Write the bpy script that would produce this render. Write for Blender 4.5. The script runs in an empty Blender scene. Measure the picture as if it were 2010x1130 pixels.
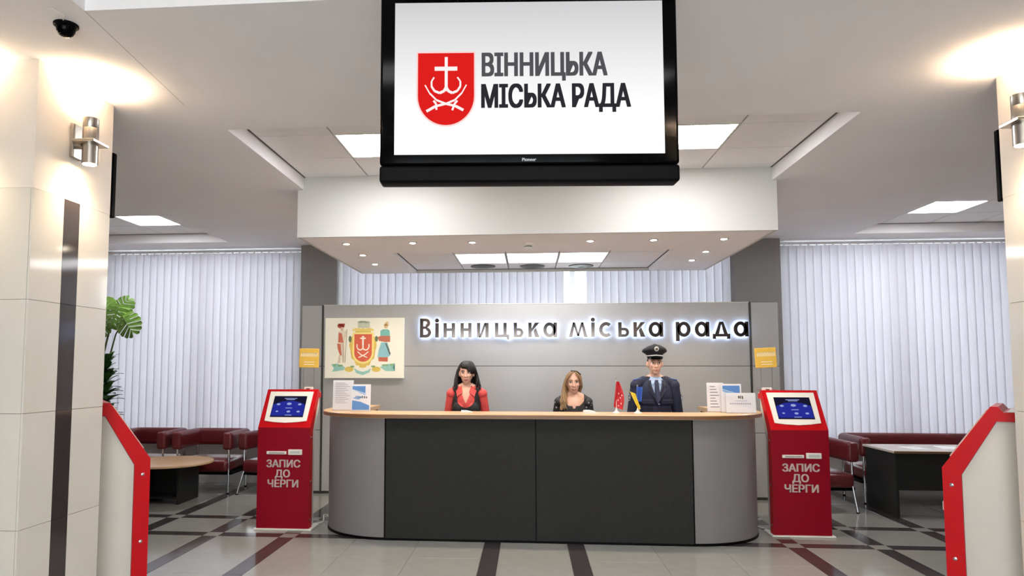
import bpy, bmesh, math, random
from mathutils import Vector, Matrix
random.seed(7)
SC = bpy.context.scene
COL = SC.collection
PI = math.pi

# ------------------------------------------------------------------ camera
cd = bpy.data.cameras.new('camera')
cam = bpy.data.objects.new('camera', cd)
COL.objects.link(cam)
cam.location = (0, 0, 1.598)
cam.rotation_euler = (PI / 2 + 0.0722, 0, 0.0829)
cd.sensor_width = 36
cd.lens = 36 * 1381.5 / 2010
cd.shift_x = (1005 - 923.24) / 2010
cd.shift_y = (620.56 - 565) / 2010
cd.clip_start = 0.05
SC.camera = cam

# ------------------------------------------------------------------ world (overcast daylight outside)
W = bpy.data.worlds.new('sky')
SC.world = W
W.use_nodes = True
bg = W.node_tree.nodes['Background']
bg.inputs[0].default_value = (0.92, 0.945, 1.0, 1)
bg.inputs[1].default_value = 3.85

# ------------------------------------------------------------------ exposure
vs = SC.view_settings
vs.view_transform = 'Standard'
vs.look = 'None'
EXPO = 1.16
vs.exposure = EXPO
SCR = 0.5 ** EXPO      # displays keep their own brightness
vs.gamma = 1.0
vs.use_curve_mapping = False

PANEL_W = 15.5        # radiance of the fluorescent panels
FILL_W = 7.5           # unseen fittings added over the near hall for more light
SLAB_W = 4.5          # the dimmer row in the lowered slab

# ------------------------------------------------------------------ helpers
def lin(c):
    def f(v):
        v /= 255.0
        return v / 12.92 if v <= 0.04045 else ((v + 0.055) / 1.055) ** 2.4
    return (f(c[0]), f(c[1]), f(c[2]), 1.0)

MATS = {}
def mat(name, col, rough=0.5, metal=0.0, spec=0.5, var=0.0, scale=6.0, bump=0.0, bscale=60.0,
        coat=0.0, rnd=0.0, stretch=None, trans=0.0, emit=None, estr=0.0, alpha=1.0, detail=4):
    if name in MATS:
        return MATS[name]
    m = bpy.data.materials.new(name)
    m.use_nodes = True
    nt = m.node_tree
    b = nt.nodes['Principled BSDF']
    b.inputs['Roughness'].default_value = rough
    b.inputs['Metallic'].default_value = metal
    b.inputs['Specular IOR Level'].default_value = spec
    b.inputs['Coat Weight'].default_value = coat
    b.inputs['Coat Roughness'].default_value = 0.05
    c = lin(col)
    b.inputs['Base Color'].default_value = c
    if trans:
        b.inputs['Transmission Weight'].default_value = trans
    if alpha < 1:
        b.inputs['Alpha'].default_value = alpha
    if emit:
        b.inputs['Emission Color'].default_value = lin(emit)
        b.inputs['Emission Strength'].default_value = estr
    if var or bump or rnd:
        tc = nt.nodes.new('ShaderNodeTexCoord')
        src = tc.outputs['Object']
        if stretch:
            mp = nt.nodes.new('ShaderNodeMapping')
            mp.inputs['Scale'].default_value = stretch
            nt.links.new(src, mp.inputs[0])
            src = mp.outputs[0]
    if var or rnd:
        nz = nt.nodes.new('ShaderNodeTexNoise')
        nz.inputs['Scale'].default_value = scale
        nz.inputs['Detail'].default_value = detail
        nt.links.new(src, nz.inputs['Vector'])
        mr = nt.nodes.new('ShaderNodeMapRange')
        mr.inputs[1].default_value = 0.25
        mr.inputs[2].default_value = 0.75
        mr.inputs[3].default_value = 1 - var
        mr.inputs[4].default_value = 1 + var
        nt.links.new(nz.outputs[0], mr.inputs[0])
        fac = mr.outputs[0]
        if rnd:
            oi = nt.nodes.new('ShaderNodeObjectInfo')
            m2 = nt.nodes.new('ShaderNodeMapRange')
            m2.inputs[3].default_value = 1 - rnd
            m2.inputs[4].default_value = 1 + rnd
            nt.links.new(oi.outputs['Random'], m2.inputs[0])
            mu = nt.nodes.new('ShaderNodeMath')
            mu.operation = 'MULTIPLY'
            nt.links.new(fac, mu.inputs[0])
            nt.links.new(m2.outputs[0], mu.inputs[1])
            fac = mu.outputs[0]
        mx = nt.nodes.new('ShaderNodeVectorMath')
        mx.operation = 'SCALE'
        mx.inputs[0].default_value = c[:3]
        nt.links.new(fac, mx.inputs['Scale'])
        nt.links.new(mx.outputs[0], b.inputs['Base Color'])
    if bump:
        n2 = nt.nodes.new('ShaderNodeTexNoise')
        n2.inputs['Scale'].default_value = bscale
        n2.inputs['Detail'].default_value = 3
        nt.links.new(src, n2.inputs['Vector'])
        bp = nt.nodes.new('ShaderNodeBump')
        bp.inputs['Strength'].default_value = bump
        bp.inputs['Distance'].default_value = 0.01
        nt.links.new(n2.outputs[0], bp.inputs['Height'])
        nt.links.new(bp.outputs[0], b.inputs['Normal'])
    MATS[name] = m
    return m

def emat(name, col, strength):
    if name in MATS:
        return MATS[name]
    m = bpy.data.materials.new(name)
    m.use_nodes = True
    nt = m.node_tree
    nt.nodes.clear()
    e = nt.nodes.new('ShaderNodeEmission')
    o = nt.nodes.new('ShaderNodeOutputMaterial')
    e.inputs[0].default_value = lin(col)
    e.inputs[1].default_value = strength
    nt.links.new(e.outputs[0], o.inputs[0])
    MATS[name] = m
    return m

class MB:
    """collects geometry for ONE mesh"""
    def __init__(self):
        self.v = []
        self.f = []
        self.mi = []
    def add(self, vs, fs, mi=0):
        o = len(self.v)
        self.v += [tuple(p) for p in vs]
        self.f += [tuple(i + o for i in f) for f in fs]
        self.mi += [mi] * len(fs)
        return self
    def box(self, x0, x1, y0, y1, z0, z1, mi=0):
        vs = [(x, y, z) for z in (z0, z1) for y in (y0, y1) for x in (x0, x1)]
        return self.add(vs, [(0, 2, 3, 1), (4, 5, 7, 6), (0, 1, 5, 4), (2, 6, 7, 3), (0, 4, 6, 2), (1, 3, 7, 5)], mi)
    def prism(self, poly, a, b, axis='y', mi=0):
        """poly in the plane of the two other axes, extruded from a to b along axis (simple polygon, may be concave)"""
        n = len(poly)
        def P(q, t):
            if axis == 'y': return (q[0], t, q[1])
            if axis == 'z': return (q[0], q[1], t)
            return (t, q[0], q[1])
        bm = bmesh.new()
        va = [bm.verts.new(P(q, a)) for q in poly]
        vb = [bm.verts.new(P(q, b)) for q in poly]
        bm.faces.new(va)
        bm.faces.new(vb[::-1])
        for i in range(n):
            j = (i + 1) % n
            bm.faces.new((va[j], va[i], vb[i], vb[j]))
        caps = [f for f in bm.faces if len(f.verts) > 4]
        if caps:
            bmesh.ops.triangulate(bm, faces=caps)
        bmesh.ops.recalc_face_normals(bm, faces=bm.faces)
        bm.verts.index_update()
        self.add([v.co[:] for v in bm.verts], [[v.index for v in f.verts] for f in bm.faces], mi)
        bm.free()
        return self
    def tube(self, pts, r, n=8, mi=0, cap=True):
        pts = [Vector(p) for p in pts]
        rs = r if isinstance(r, (list, tuple)) else [r] * len(pts)
        up = Vector((0, 0, 1))
        rings = []
        prev = None
        for i, p in enumerate(pts):
            d = (pts[min(i + 1, len(pts) - 1)] - pts[max(i - 1, 0)])
            d = d.normalized() if d.length > 1e-9 else Vector((0, 0, 1))
            if prev is None:
                a = d.cross(up) if abs(d.dot(up)) < 0.95 else d.cross(Vector((1, 0, 0)))
            else:
                a = prev - d * prev.dot(d)
            a.normalize()
            prev = a
            b = d.cross(a)
            rings.append([p + (a * math.cos(2 * PI * k / n) + b * math.sin(2 * PI * k / n)) * rs[i] for k in range(n)])
        vs = [q for rg in rings for q in rg]
        fs = []
        for i in range(len(rings) - 1):
            for k in range(n):
                k2 = (k + 1) % n
                fs.append((i * n + k, i * n + k2, (i + 1) * n + k2, (i + 1) * n + k))
        if cap:
            fs.append(tuple(range(n))[::-1])
            fs.append(tuple((len(rings) - 1) * n + k for k in range(n)))
        return self.add(vs, fs, mi)
    def lathe(self, prof, c=(0, 0, 0), n=24, mi=0):
        """prof: list of (r,z), closed to the axis when r==0"""
        vs = []
        for r, z in prof:
            for k in range(n):
                a = 2 * PI * k / n
                vs.append((c[0] + r * math.cos(a), c[1] + r * math.sin(a), c[2] + z))
        fs = []
        for i in range(len(prof) - 1):
            for k in range(n):
                k2 = (k + 1) % n
                fs.append((i * n + k, i * n + k2, (i + 1) * n + k2, (i + 1) * n + k))
        fs.append(tuple(range(n))[::-1])
        fs.append(tuple((len(prof) - 1) * n + k for k in range(n)))
        return self.add(vs, fs, mi)
    def ell(self, c, r, nu=16, nv=10, rot=None, mi=0):
        vs = [Vector((0, 0, -1))]
        for j in range(1, nv):
            t = PI * j / nv - PI / 2
            for k in range(nu):
                a = 2 * PI * k / nu
                vs.append(Vector((math.cos(t) * math.cos(a), math.cos(t) * math.sin(a), math.sin(t))))
        vs.append(Vector((0, 0, 1)))
        out = []
        for p in vs:
            q = Vector((p.x * r[0], p.y * r[1], p.z * r[2]))
            if rot: q = rot @ q
            out.append(q + Vector(c))
        fs = []
        for k in range(nu):
            fs.append((0, 1 + (k + 1) % nu, 1 + k))
            L = 1 + (nv - 2) * nu
            fs.append((len(vs) - 1, L + k, L + (k + 1) % nu))
        for j in range(nv - 2):
            for k in range(nu):
                a = 1 + j * nu + k
                b = 1 + j * nu + (k + 1) % nu
                fs.append((a, b, b + nu, a + nu))
        return self.add(out, fs, mi)
    def cap(self, a, b, ra, rb, n=14, mi=0):
        """tapered capsule"""
        a = Vector(a); b = Vector(b)
        d = b - a
        L = d.length
        if L < 1e-9:
            return self.ell(a, (ra, ra, ra))
        d.normalize()
        pts, rs = [], []
        for t in (-85, -60, -35, -12):
            pts.append(a + d * math.sin(math.radians(t)) * ra); rs.append(ra * math.cos(math.radians(t)))
        for t in (0.33, 0.66):
            pts.append(a + d * L * t); rs.append(ra + (rb - ra) * t)
        for t in (12, 35, 60, 85):
            pts.append(b + d * math.sin(math.radians(t)) * rb); rs.append(rb * math.cos(math.radians(t)))
        return self.tube(pts, rs, n, mi)
    def rbox(self, x0, x1, y0, y1, z0, z1, r=0.02, seg=3, mi=0):
        bm = bmesh.new()
        bmesh.ops.create_cube(bm, size=1)
        for v in bm.verts:
            v.co = ((x0 + x1) / 2 + v.co.x * (x1 - x0), (y0 + y1) / 2 + v.co.y * (y1 - y0), (z0 + z1) / 2 + v.co.z * (z1 - z0))
        bmesh.ops.bevel(bm, geom=bm.edges[:], offset=r, segments=seg, profile=0.5, affect='EDGES')
        bm.verts.index_update()
        self.add([v.co[:] for v in bm.verts], [[v.index for v in f.verts] for f in bm.faces], mi)
        bm.free()
        return self
    def sweep(self, path, prof, mi=0):
        """path: list of (x,y,nx,ny); prof: closed list of (offset along n, z)"""
        m = len(prof)
        vs = []
        for x, y, nx, ny in path:
            for o, z in prof:
                vs.append((x + nx * o, y + ny * o, z))
        fs = []
        for i in range(len(path) - 1):
            for k in range(m):
                k2 = (k + 1) % m
                fs.append((i * m + k, (i + 1) * m + k, (i + 1) * m + k2, i * m + k2))
        fs.append(tuple(range(m)))
        fs.append(tuple((len(path) - 1) * m + k for k in range(m))[::-1])
        return self.add(vs, fs, mi)
    def xform(self, M):
        self.v = [tuple(M @ Vector(p)) for p in self.v]
        return self
    def mesh(self, name, mats, smooth=None):
        me = bpy.data.meshes.new(name)
        me.from_pydata(self.v, [], self.f)
        for m in (mats if isinstance(mats, (list, tuple)) else [mats]):
            me.materials.append(m)
        for p, i in zip(me.polygons, self.mi):
            p.material_index = i
        bm = bmesh.new()
        bm.from_mesh(me)
        bmesh.ops.recalc_face_normals(bm, faces=bm.faces)
        bm.to_mesh(me)
        bm.free()
        if smooth:
            me.polygons.foreach_set('use_smooth', [True] * len(me.polygons))
            me.set_sharp_from_angle(angle=math.radians(smooth))
        me.update()
        return me
    def build(self, name, mats, parent=None, smooth=None, loc=None):
        return link(name, self.mesh(name, mats, smooth), parent, loc)

def link(name, data, parent=None, loc=None, rot=None):
    o = bpy.data.objects.new(name, data)
    COL.objects.link(o)
    if parent: o.parent = parent
    if loc: o.location = loc
    if rot: o.rotation_euler = rot
    return o

def tag(o, label=None, cat=None, group=None, kind=None):
    if label: o['label'] = label
    if cat: o['category'] = cat
    if group: o['group'] = group
    if kind: o['kind'] = kind
    return o

def thing(name, label, cat, loc=(0, 0, 0), rz=0, group=None):
    o = link(name, None, None, loc, (0, 0, rz))
    o.empty_display_size = 0.1
    return tag(o, label, cat, group)

def struct(name, label=None, loc=(0, 0, 0)):
    o = link(name, None, None, loc)
    o.empty_display_size = 0.1
    return tag(o, label, None, None, 'structure')

def text_mb(s, size, ext=0.002, off=0.0, xs=1.0, align='CENTER'):
    """flat lettering standing in the XZ plane, facing -Y, baseline at z=0"""
    cu = bpy.data.curves.new('txt', 'FONT')
    cu.body = s
    cu.size = size
    cu.extrude = ext
    cu.align_x = align
    cu.resolution_u = 4
    ob = bpy.data.objects.new('txt', cu)
    COL.objects.link(ob)
    bpy.context.view_layer.update()
    me = bpy.data.meshes.new_from_object(ob.evaluated_get(bpy.context.evaluated_depsgraph_get()))
    mb = MB()
    lift = 0
    for dx in ([0] if not off else [-off, -off / 3, off / 3, off]):      # heavier strokes: the outline repeated side by side
        for dz in ([0] if not off else [-off * .35, off * .35]):
            lift += .0002
            mb.add([(v.co.x * xs + dx, -v.co.z - lift, v.co.y + dz) for v in me.vertices], [tuple(p.vertices) for p in me.polygons])
    bpy.data.objects.remove(ob)
    bpy.data.curves.remove(cu)
    bpy.data.meshes.remove(me)
    return mb

def lamp(name, kind, energy, loc, parent, col=(1, 1, 1), rot=(0, 0, 0), size=0.05, spot=None, blend=0.5):
    ld = bpy.data.lights.new(name, kind)
    ld.energy = energy
    ld.color = col
    if kind == 'SPOT':
        ld.spot_size = spot
        ld.spot_blend = blend
        ld.shadow_soft_size = size
    elif kind == 'POINT':
        ld.shadow_soft_size = size
    o = link(name, ld, parent, loc, rot)
    return o

def arcpts(cx, cz, r, a0, a1, n=12, rz=None):
    rz = rz or r
    return [(cx + r * math.cos(math.radians(a0 + (a1 - a0) * i / n)), cz + rz * math.sin(math.radians(a0 + (a1 - a0) * i / n))) for i in range(n + 1)]

# ------------------------------------------------------------------ materials
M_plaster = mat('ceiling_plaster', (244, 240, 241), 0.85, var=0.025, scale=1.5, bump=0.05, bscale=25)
M_tileceil = mat('acoustic_tile', (242, 238, 238), 0.9, var=0.02, scale=40, rnd=0.012)
M_grid = mat('ceiling_grid', (92, 86, 83), 0.7, var=0.02)
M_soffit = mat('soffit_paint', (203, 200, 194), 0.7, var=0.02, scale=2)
M_wall = mat('wall_paint', (205, 200, 195), 0.8, var=0.03, scale=2)
M_pier = mat('pier_paint', (142, 137, 134), 0.75, var=0.04, scale=3)
M_ftile = mat('floor_tile_light', (150, 150, 145), 0.12, spec=0.5, var=0.05, scale=9, rnd=0.025, detail=8)
M_fstrip = mat('floor_strip_dark', (66, 61, 62), 0.13, spec=0.5, var=0.12, scale=14, rnd=0.05, detail=8)
M_grout = mat('grout', (120, 116, 108), 0.7, var=0.03)
M_ctile = mat('column_tile', (220, 215, 204), 0.08, spec=0.5, var=0.03, scale=3, rnd=0.015, detail=6)
M_cstrip = mat('column_strip', (62, 55, 55), 0.08, spec=0.5, var=0.1, scale=8, rnd=0.04)
M_cpaint = mat('column_paint', (226, 218, 208), 0.6, var=0.02, scale=2)
M_panel = mat('backdrop_panel', (186, 184, 182), 0.42, var=0.02, scale=3, bump=0.02, bscale=90)
M_seam = mat('dark_seam', (70, 68, 66), 0.5)
M_white = mat('white_plastic', (236, 232, 222), 0.35, var=0.01)
M_black = mat('gloss_black', (4, 4, 5), 0.12, spec=0.06)
M_blackm = mat('matte_black', (7, 7, 8), 0.5, spec=0.08)
M_chrome = mat('chrome', (205, 205, 208), 0.14, metal=1.0)
M_brush = mat('brushed_steel', (176, 170, 160), 0.3, metal=1.0, var=0.06, scale=30, stretch=(20, 20, 0.4))
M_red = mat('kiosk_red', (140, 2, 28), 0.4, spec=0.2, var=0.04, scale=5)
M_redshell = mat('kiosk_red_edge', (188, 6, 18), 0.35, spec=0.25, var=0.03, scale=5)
M_kbody = mat('kiosk_white_panel', (206, 203, 194), 0.45, var=0.02)
M_greylam = mat('grey_laminate', (128, 125, 126), 0.4, var=0.03, scale=20, stretch=(1, 1, 0.2))
M_darkpan = mat('charcoal_laminate', (43, 43, 42), 0.6, spec=0.15, var=0.12, scale=26, detail=8)
M_wood = mat('beech_laminate', (203, 166, 124), 0.3, var=0.1, scale=5, stretch=(0.6, 6, 6))
M_woodedge = mat('wood_edge', (126, 88, 58), 0.4, var=0.08, scale=6)
M_leather = mat('maroon_leather', (98, 26, 32), 0.33, var=0.12, scale=12, bump=0.12, bscale=80)
M_lightpanel = emat('fluorescent_diffuser', (250, 251, 255), PANEL_W)
M_fillpanel = emat('added_diffuser_hall', (250, 251, 255), FILL_W)
M_slabpanel = emat('fluorescent_diffuser_slab', (252, 252, 255), SLAB_W)
M_skin = mat('skin', (214, 168, 146), 0.5, var=0.03, scale=20)
# ================================================================== FLOOR
floor = struct('floor', 'pale polished stone floor tiles with dark inlaid strips')
MB().box(-6.4, 6.4, -4, 9.9, -0.12, -0.004).build('screed', M_grout, floor)
XG = -0.3397
strips = [XG - 3.45 - 1.95 - 0.0, XG - 3.45, XG - 2.7, XG - 1.95, XG, XG + 0.75, XG + 2.7, XG + 3.45, XG + 4.2, XG + 6.15]
# columns across the hall: list of (x0, x1, is_strip)
colsX = []
x = strips[0] - 0.075
allx = []
for i, s in enumerate(strips):
    allx.append((s - 0.075, s + 0.075, True))
    if i + 1 < len(strips):
        a, b = s + 0.075, strips[i + 1] - 0.075
        n = max(1, round((b - a) / 0.6))
        for k in range(n):
            allx.append((a + (b - a) * k / n, a + (b - a) * (k + 1) / n, False))
YT2 = 6.677
ally = []
for y0 in (4.8, 5.4, 6.0):
    ally.append((y0 + 0.002, y0 + 0.602, False))
ally.append((YT2 - 0.075, YT2 + 0.075, True))
ally.append((YT2 + 0.075, YT2 + 0.675, False))
ally.append((YT2 + 0.675, YT2 + 0.825, True))
y = YT2 + 0.825
while y < 9.5:
    ally.append((y, min(y + 0.6, 9.64), False))
    y += 0.6
meshc = {}
def floor_piece(x0, x1, y0, y1, dark):
    key = (round(x1 - x0, 3), round(y1 - y0, 3), dark)
    if key not in meshc:
        w, d = (x1 - x0) / 2 - 0.0013, (y1 - y0) / 2 - 0.0013
        mb = MB()
        c = 0.0012
        mb.add([(-w, -d, -0.01), (w, -d, -0.01), (w, d, -0.01), (-w, d, -0.01),
                (-w, -d, -c), (w, -d, -c), (w, d, -c), (-w, d, -c),
                (-w + c, -d + c, 0), (w - c, -d + c, 0), (w - c, d - c, 0), (-w + c, d - c, 0)],
               [(8, 9, 10, 11)] + [(a, (a + 1) % 4, 4 + (a + 1) % 4, 4 + a) for a in range(4)]
               + [(4 + a, 4 + (a + 1) % 4, 8 + (a + 1) % 4, 8 + a) for a in range(4)])
        meshc[key] = mb.mesh('strip_tile' if dark else 'floor_tile', M_fstrip if dark else M_ftile)
    return link('strip_tile' if dark else 'floor_tile', meshc[key], floor, ((x0 + x1) / 2, (y0 + y1) / 2, 0))
for (y0, y1, ty) in ally:
    for (x0, x1, tx) in allx:
        floor_piece(x0, x1, y0, y1, (tx != ty) and (tx or ty))
# tiles close to and behind the camera, outside the picture
near = MB()
y = 4.8
while y > -3.9:
    for (x0, x1, tx) in allx:
        near.box(x0 + .0013, x1 - .0013, max(y - 0.6, -4) + .0013, y - .0013, -0.01, 0, 1 if tx else 0)
    y -= 0.6
tag(near.build('near_tiles', [M_ftile, M_fstrip], floor), kind='stuff')

# ================================================================== WALLS
ZC = 3.26       # main ceiling
ZT = 3.38       # tile plane in the recesses
YW = 9.62       # window wall inner face
def wall(name, b, m=M_wall, label=None):
    o = MB().box(*b).build(name, m)
    tag(o, label, kind='structure')
    return o
wall('wall_left', (-6.5, -6.3, -4, 9.9, 0, 3.8), label='plain painted side wall beyond the left window')
wall('wall_right', (6.3, 6.5, -4, 9.9, 0, 3.8), label='plain painted side wall beyond the right window')
wr = MB()
wr.box(-6.5, -2.7, -4.2, -4, 0, 3.8); wr.box(2.7, 6.5, -4.2, -4, 0, 3.8); wr.box(-2.7, 2.7, -4.2, -4, 2.7, 3.8)
tag(wr.build('wall_rear', M_wall), 'wall behind the viewer around an added glazed opening', kind='structure')
wb = MB()
WIN = [(-6.0, -3.17), (-2.6, 2.7), (3.31, 6.26)]
SILL, HEAD = 0.56, 3.2
wb.box(-6.3, 6.3, YW, YW + 0.28, 0, SILL)
wb.box(-6.3, 6.3, YW, YW + 0.28, HEAD, 3.8)
for a, b in ((-6.3, WIN[0][0]), (WIN[0][1], WIN[1][0]), (WIN[1][1], WIN[2][0]), (WIN[2][1], 6.3)):
    wb.box(a, b, YW, YW + 0.28, SILL, HEAD)
tag(wb.build('wall_back', M_wall), 'outside wall holding the three tall windows', kind='structure')
for nm, a, b in (('pier_left', -3.09, -2.59), ('pier_right', 2.66, 3.24)):
    o = MB().box(a, b, 9.3, YW, 0, ZC).build(nm, M_pier)
    tag(o, 'dark grey pier between %s and middle windows' % nm[5:], kind='structure')
M_frame = mat('window_frame', (240, 240, 240), 0.4)
gm = bpy.data.materials.new('window_glass')
gm.use_nodes = True
nt = gm.node_tree
nt.nodes.clear()
o_ = nt.nodes.new('ShaderNodeOutputMaterial'); mx = nt.nodes.new('ShaderNodeMixShader')
tr = nt.nodes.new('ShaderNodeBsdfTransparent'); gl = nt.nodes.new('ShaderNodeBsdfGlossy'); fr = nt.nodes.new('ShaderNodeFresnel')
gl.inputs['Roughness'].default_value = 0.02
tr.inputs[0].default_value = (0.93, 0.96, 0.95, 1)
nt.links.new(fr.outputs[0], mx.inputs[0]); nt.links.new(tr.outputs[0], mx.inputs[1]); nt.links.new(gl.outputs[0], mx.inputs[2])
nt.links.new(mx.outputs[0], o_.inputs[0])
glz_added = struct('added_glazing_1', 'unseen glazing added behind the viewer to let in daylight')  # unseen glazing added to bring in daylight from behind the viewer
for k in range(5):
    xx = -2.7 + 1.35 * k
    MB().box(max(-2.7, xx - .04), min(2.7, xx + .04), -4.12, -4.05, 0, 2.7).build('glazing_post', M_frame, glz_added)
for k in range(4):
    MB().box(-2.66 + 1.35 * k, -1.39 + 1.35 * k, -4.09, -4.08, 0.02, 2.66).build('pane', gm, glz_added)
for i, (a, b) in enumerate(WIN):
    w = struct('window_%d' % (i + 1), ['tall left window behind closed blinds', 'wide middle window above the backdrop', 'tall right window behind closed blinds'][i])
    n = 4 if i == 1 else 2
    fm = MB()
    fm.box(a, b, 9.70, 9.77, SILL, SILL + 0.07); fm.box(a, b, 9.70, 9.77, HEAD - 0.07, HEAD)
    posts = [a + (b - a) * k / n for k in range(n + 1)]
    if i == 1: posts = [a, -1.1, 0.60, 1.75, b]
    for k, px in enumerate(posts):
        h = 0.035 if i == 1 and k == 2 else 0.05
        fm.box(max(a, px - h), min(b, px + h), 9.695, 9.775, SILL, HEAD)
    fm.build('window_frame', M_frame, w)
    MB().box(a - 0.03, b + 0.03, 9.55, 9.70, SILL - 0.035, SILL).build('window_sill', M_frame, w)
    for k in range(n):
        MB().box(posts[k] + 0.05, posts[k + 1] - 0.05, 9.73, 9.738, SILL + 0.07, HEAD - 0.07).build('pane', gm, w)

# ================================================================== CEILING
ceil = struct('ceiling', 'pale suspended ceiling with recessed tile fields')
def plate(holes, x0, x1, y0, y1, z0, z1, m, name, parent):
    xs = sorted({x0, x1} | {v for h in holes for v in h[:2]})
    ys = sorted({y0, y1} | {v for h in holes for v in h[2:]})
    mb = MB()
    for j in range(len(ys) - 1):
        run = None
        for i in range(len(xs) - 1):
            cx, cy = (xs[i] + xs[i + 1]) / 2, (ys[j] + ys[j + 1]) / 2
            inh = any(h[0] < cx < h[1] and h[2] < cy < h[3] for h in holes)
            if inh:
                if run is not None: mb.box(run, xs[i], ys[j], ys[j + 1], z0, z1)
                run = None
            elif run is None:
                run = xs[i]
        if run is not None: mb.box(run, xs[-1], ys[j], ys[j + 1], z0, z1)
    return mb.build(name, m, parent)
RC = (-2.10, 2.17, 4.68, 6.38)           # field in front of the slab
RL = (-5.75, -3.98, 7.27, 8.97)          # field by the left window
RR = (4.05, 5.82, 7.27, 9.05)            # field by the right window
RN = (-2.06, 2.4, -3.9, 3.02)            # high field over the near hall
SLAB = (-2.157, 2.206, 6.365, 8.95)
plate([RC, RL, RR, RN], -6.3, 6.3, -4, YW, ZC, ZC + 0.14, M_plaster, 'plasterboard', ceil)
plate([RN], -6.3, 6.3, -4, YW, ZT + 0.03, ZT + 0.06, M_grid, 'backing_board', ceil)
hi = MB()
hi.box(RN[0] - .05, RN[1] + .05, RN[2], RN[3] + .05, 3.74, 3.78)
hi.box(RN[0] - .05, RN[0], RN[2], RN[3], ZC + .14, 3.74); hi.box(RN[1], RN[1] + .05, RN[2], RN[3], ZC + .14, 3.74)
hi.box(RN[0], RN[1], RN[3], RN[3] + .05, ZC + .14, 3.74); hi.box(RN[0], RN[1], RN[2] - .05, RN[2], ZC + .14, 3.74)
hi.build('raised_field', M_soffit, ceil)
MB().add([(-2.064, 3.02, ZC - .0006), (-2.060, 3.02, ZC - .0006), (-2.173, 4.2, ZC - .0006), (-2.176, 4.2, ZC - .0006),
          (-2.064, 3.02, ZC + .001), (-2.060, 3.02, ZC + .001), (-2.173, 4.2, ZC + .001), (-2.176, 4.2, ZC + .001)],
         [(0, 1, 2, 3), (4, 5, 6, 7), (0, 1, 5, 4), (1, 2, 6, 5), (2, 3, 7, 6), (3, 0, 4, 7)]).build('board_joint', mat('joint_filler', (188, 182, 180), .8), ceil)
def ceiling_light(x0, x1, y0, y1, z, label, group=None, dm=None):
    t = thing('ceiling_light', label, 'ceiling light', ((x0 + x1) / 2, (y0 + y1) / 2, z), 0, group)
    w, d = (x1 - x0) / 2, (y1 - y0) / 2
    f = MB()
    f.box(-w, w, -d, -d + .012, 0, .028); f.box(-w, w, d - .012, d, 0, .028)
    f.box(-w, -w + .012, -d + .012, d - .012, 0, .028); f.box(w - .012, w, -d + .012, d - .012, 0, .028)
    f.build('frame', M_white, t)
    MB().box(-w + .013, w - .013, -d + .013, d - .013, 0.004, 0.02).build('diffuser', dm or M_lightpanel, t)
    return t
def tile_field(xs, ys, z, lights, parent, labels, dm=None):
    cache = {}
    g = 0.006
    for (a, b, c, d) in ((xs[0], xs[0] + .014, ys[0], ys[-1]), (xs[-1] - .014, xs[-1], ys[0], ys[-1]), (xs[0], xs[-1], ys[-1] - .014, ys[-1])):
        MB().box(a, b, c, d, z - .004, z - .0005).build('shadow_gap', M_grid, parent)  # dark strip drawn for the shadow gap round the tiles
    for i in range(len(xs) - 1):
        for j in range(len(ys) - 1):
            if (i, j) in lights:
                ceiling_light(xs[i] + .005, xs[i + 1] - .005, ys[j] + .005, ys[j + 1] - .005, z - .003, labels[lights.index((i, j))], None, dm)
                continue
            k = (round(xs[i + 1] - xs[i], 3), round(ys[j + 1] - ys[j], 3))
            if k not in cache:
                cache[k] = MB().box(-k[0] / 2 + g, k[0] / 2 - g, -k[1] / 2 + g, k[1] / 2 - g, 0, 0.02).mesh('ceiling_tile', M_tileceil)
            link('ceiling_tile', cache[k], parent, ((xs[i] + xs[i + 1]) / 2, (ys[j] + ys[j + 1]) / 2, z))
xs = [RC[0] + (RC[1] - RC[0]) * k / 7 for k in range(8)]
tile_field(xs, [4.68, 5.185, 5.785, 6.38], ZT, [(1, 1), (5, 1)], ceil,
           ['bright square ceiling light partly hidden behind the left edge of the television',
            'bright square ceiling light beside the right edge of the television'])
tile_field([-5.75, -5.45, -4.885, -4.33, -3.98], [7.27, 7.84, 8.41, 8.97], ZT, [(2, 1)], ceil,
           ['bright square ceiling light in the recess near the left window'])
tile_field([4.05, 4.37, 4.935, 5.5, 5.82], [7.27, 7.86, 8.46, 9.05], ZT, [(1, 1)], ceil,
           ['bright square ceiling light in the recess near the right window'])
for yy in (-2.6, -0.9, 0.8):  # panels out of view, added to light the hall from behind
    for xx in (-1.3, 0.17, 1.6):
        ceiling_light(xx - .3, xx + .3, yy - .3, yy + .3, 3.71, 'added unseen light panel in the raised ceiling field behind the viewer', 'added light panels behind the viewer', M_fillpanel)

# ---- the lowered slab over the desk
slab = struct('soffit', 'lowered white ceiling slab with downlights over the reception desk')
SR = (-1.44, 1.50, 7.35, 8.93)
ZS = 2.81
plate([SR], SLAB[0] + .03, SLAB[1] - .03, SLAB[2] + .03, SLAB[3] - .02, ZS, ZS + 0.06, M_plaster, 'slab_underside', slab)
so = MB()
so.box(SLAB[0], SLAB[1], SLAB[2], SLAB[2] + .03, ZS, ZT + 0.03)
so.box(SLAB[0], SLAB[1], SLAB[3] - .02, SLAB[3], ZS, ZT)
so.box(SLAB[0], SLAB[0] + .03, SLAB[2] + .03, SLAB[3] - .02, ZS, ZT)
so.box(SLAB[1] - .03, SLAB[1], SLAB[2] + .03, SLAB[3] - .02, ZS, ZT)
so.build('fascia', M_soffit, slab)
MB().box(SR[0] - .02, SR[1] + .02, SR[2] - .02, SR[3], ZS + .065, ZS + .08).build('backing_board', M_grid, slab)
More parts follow.
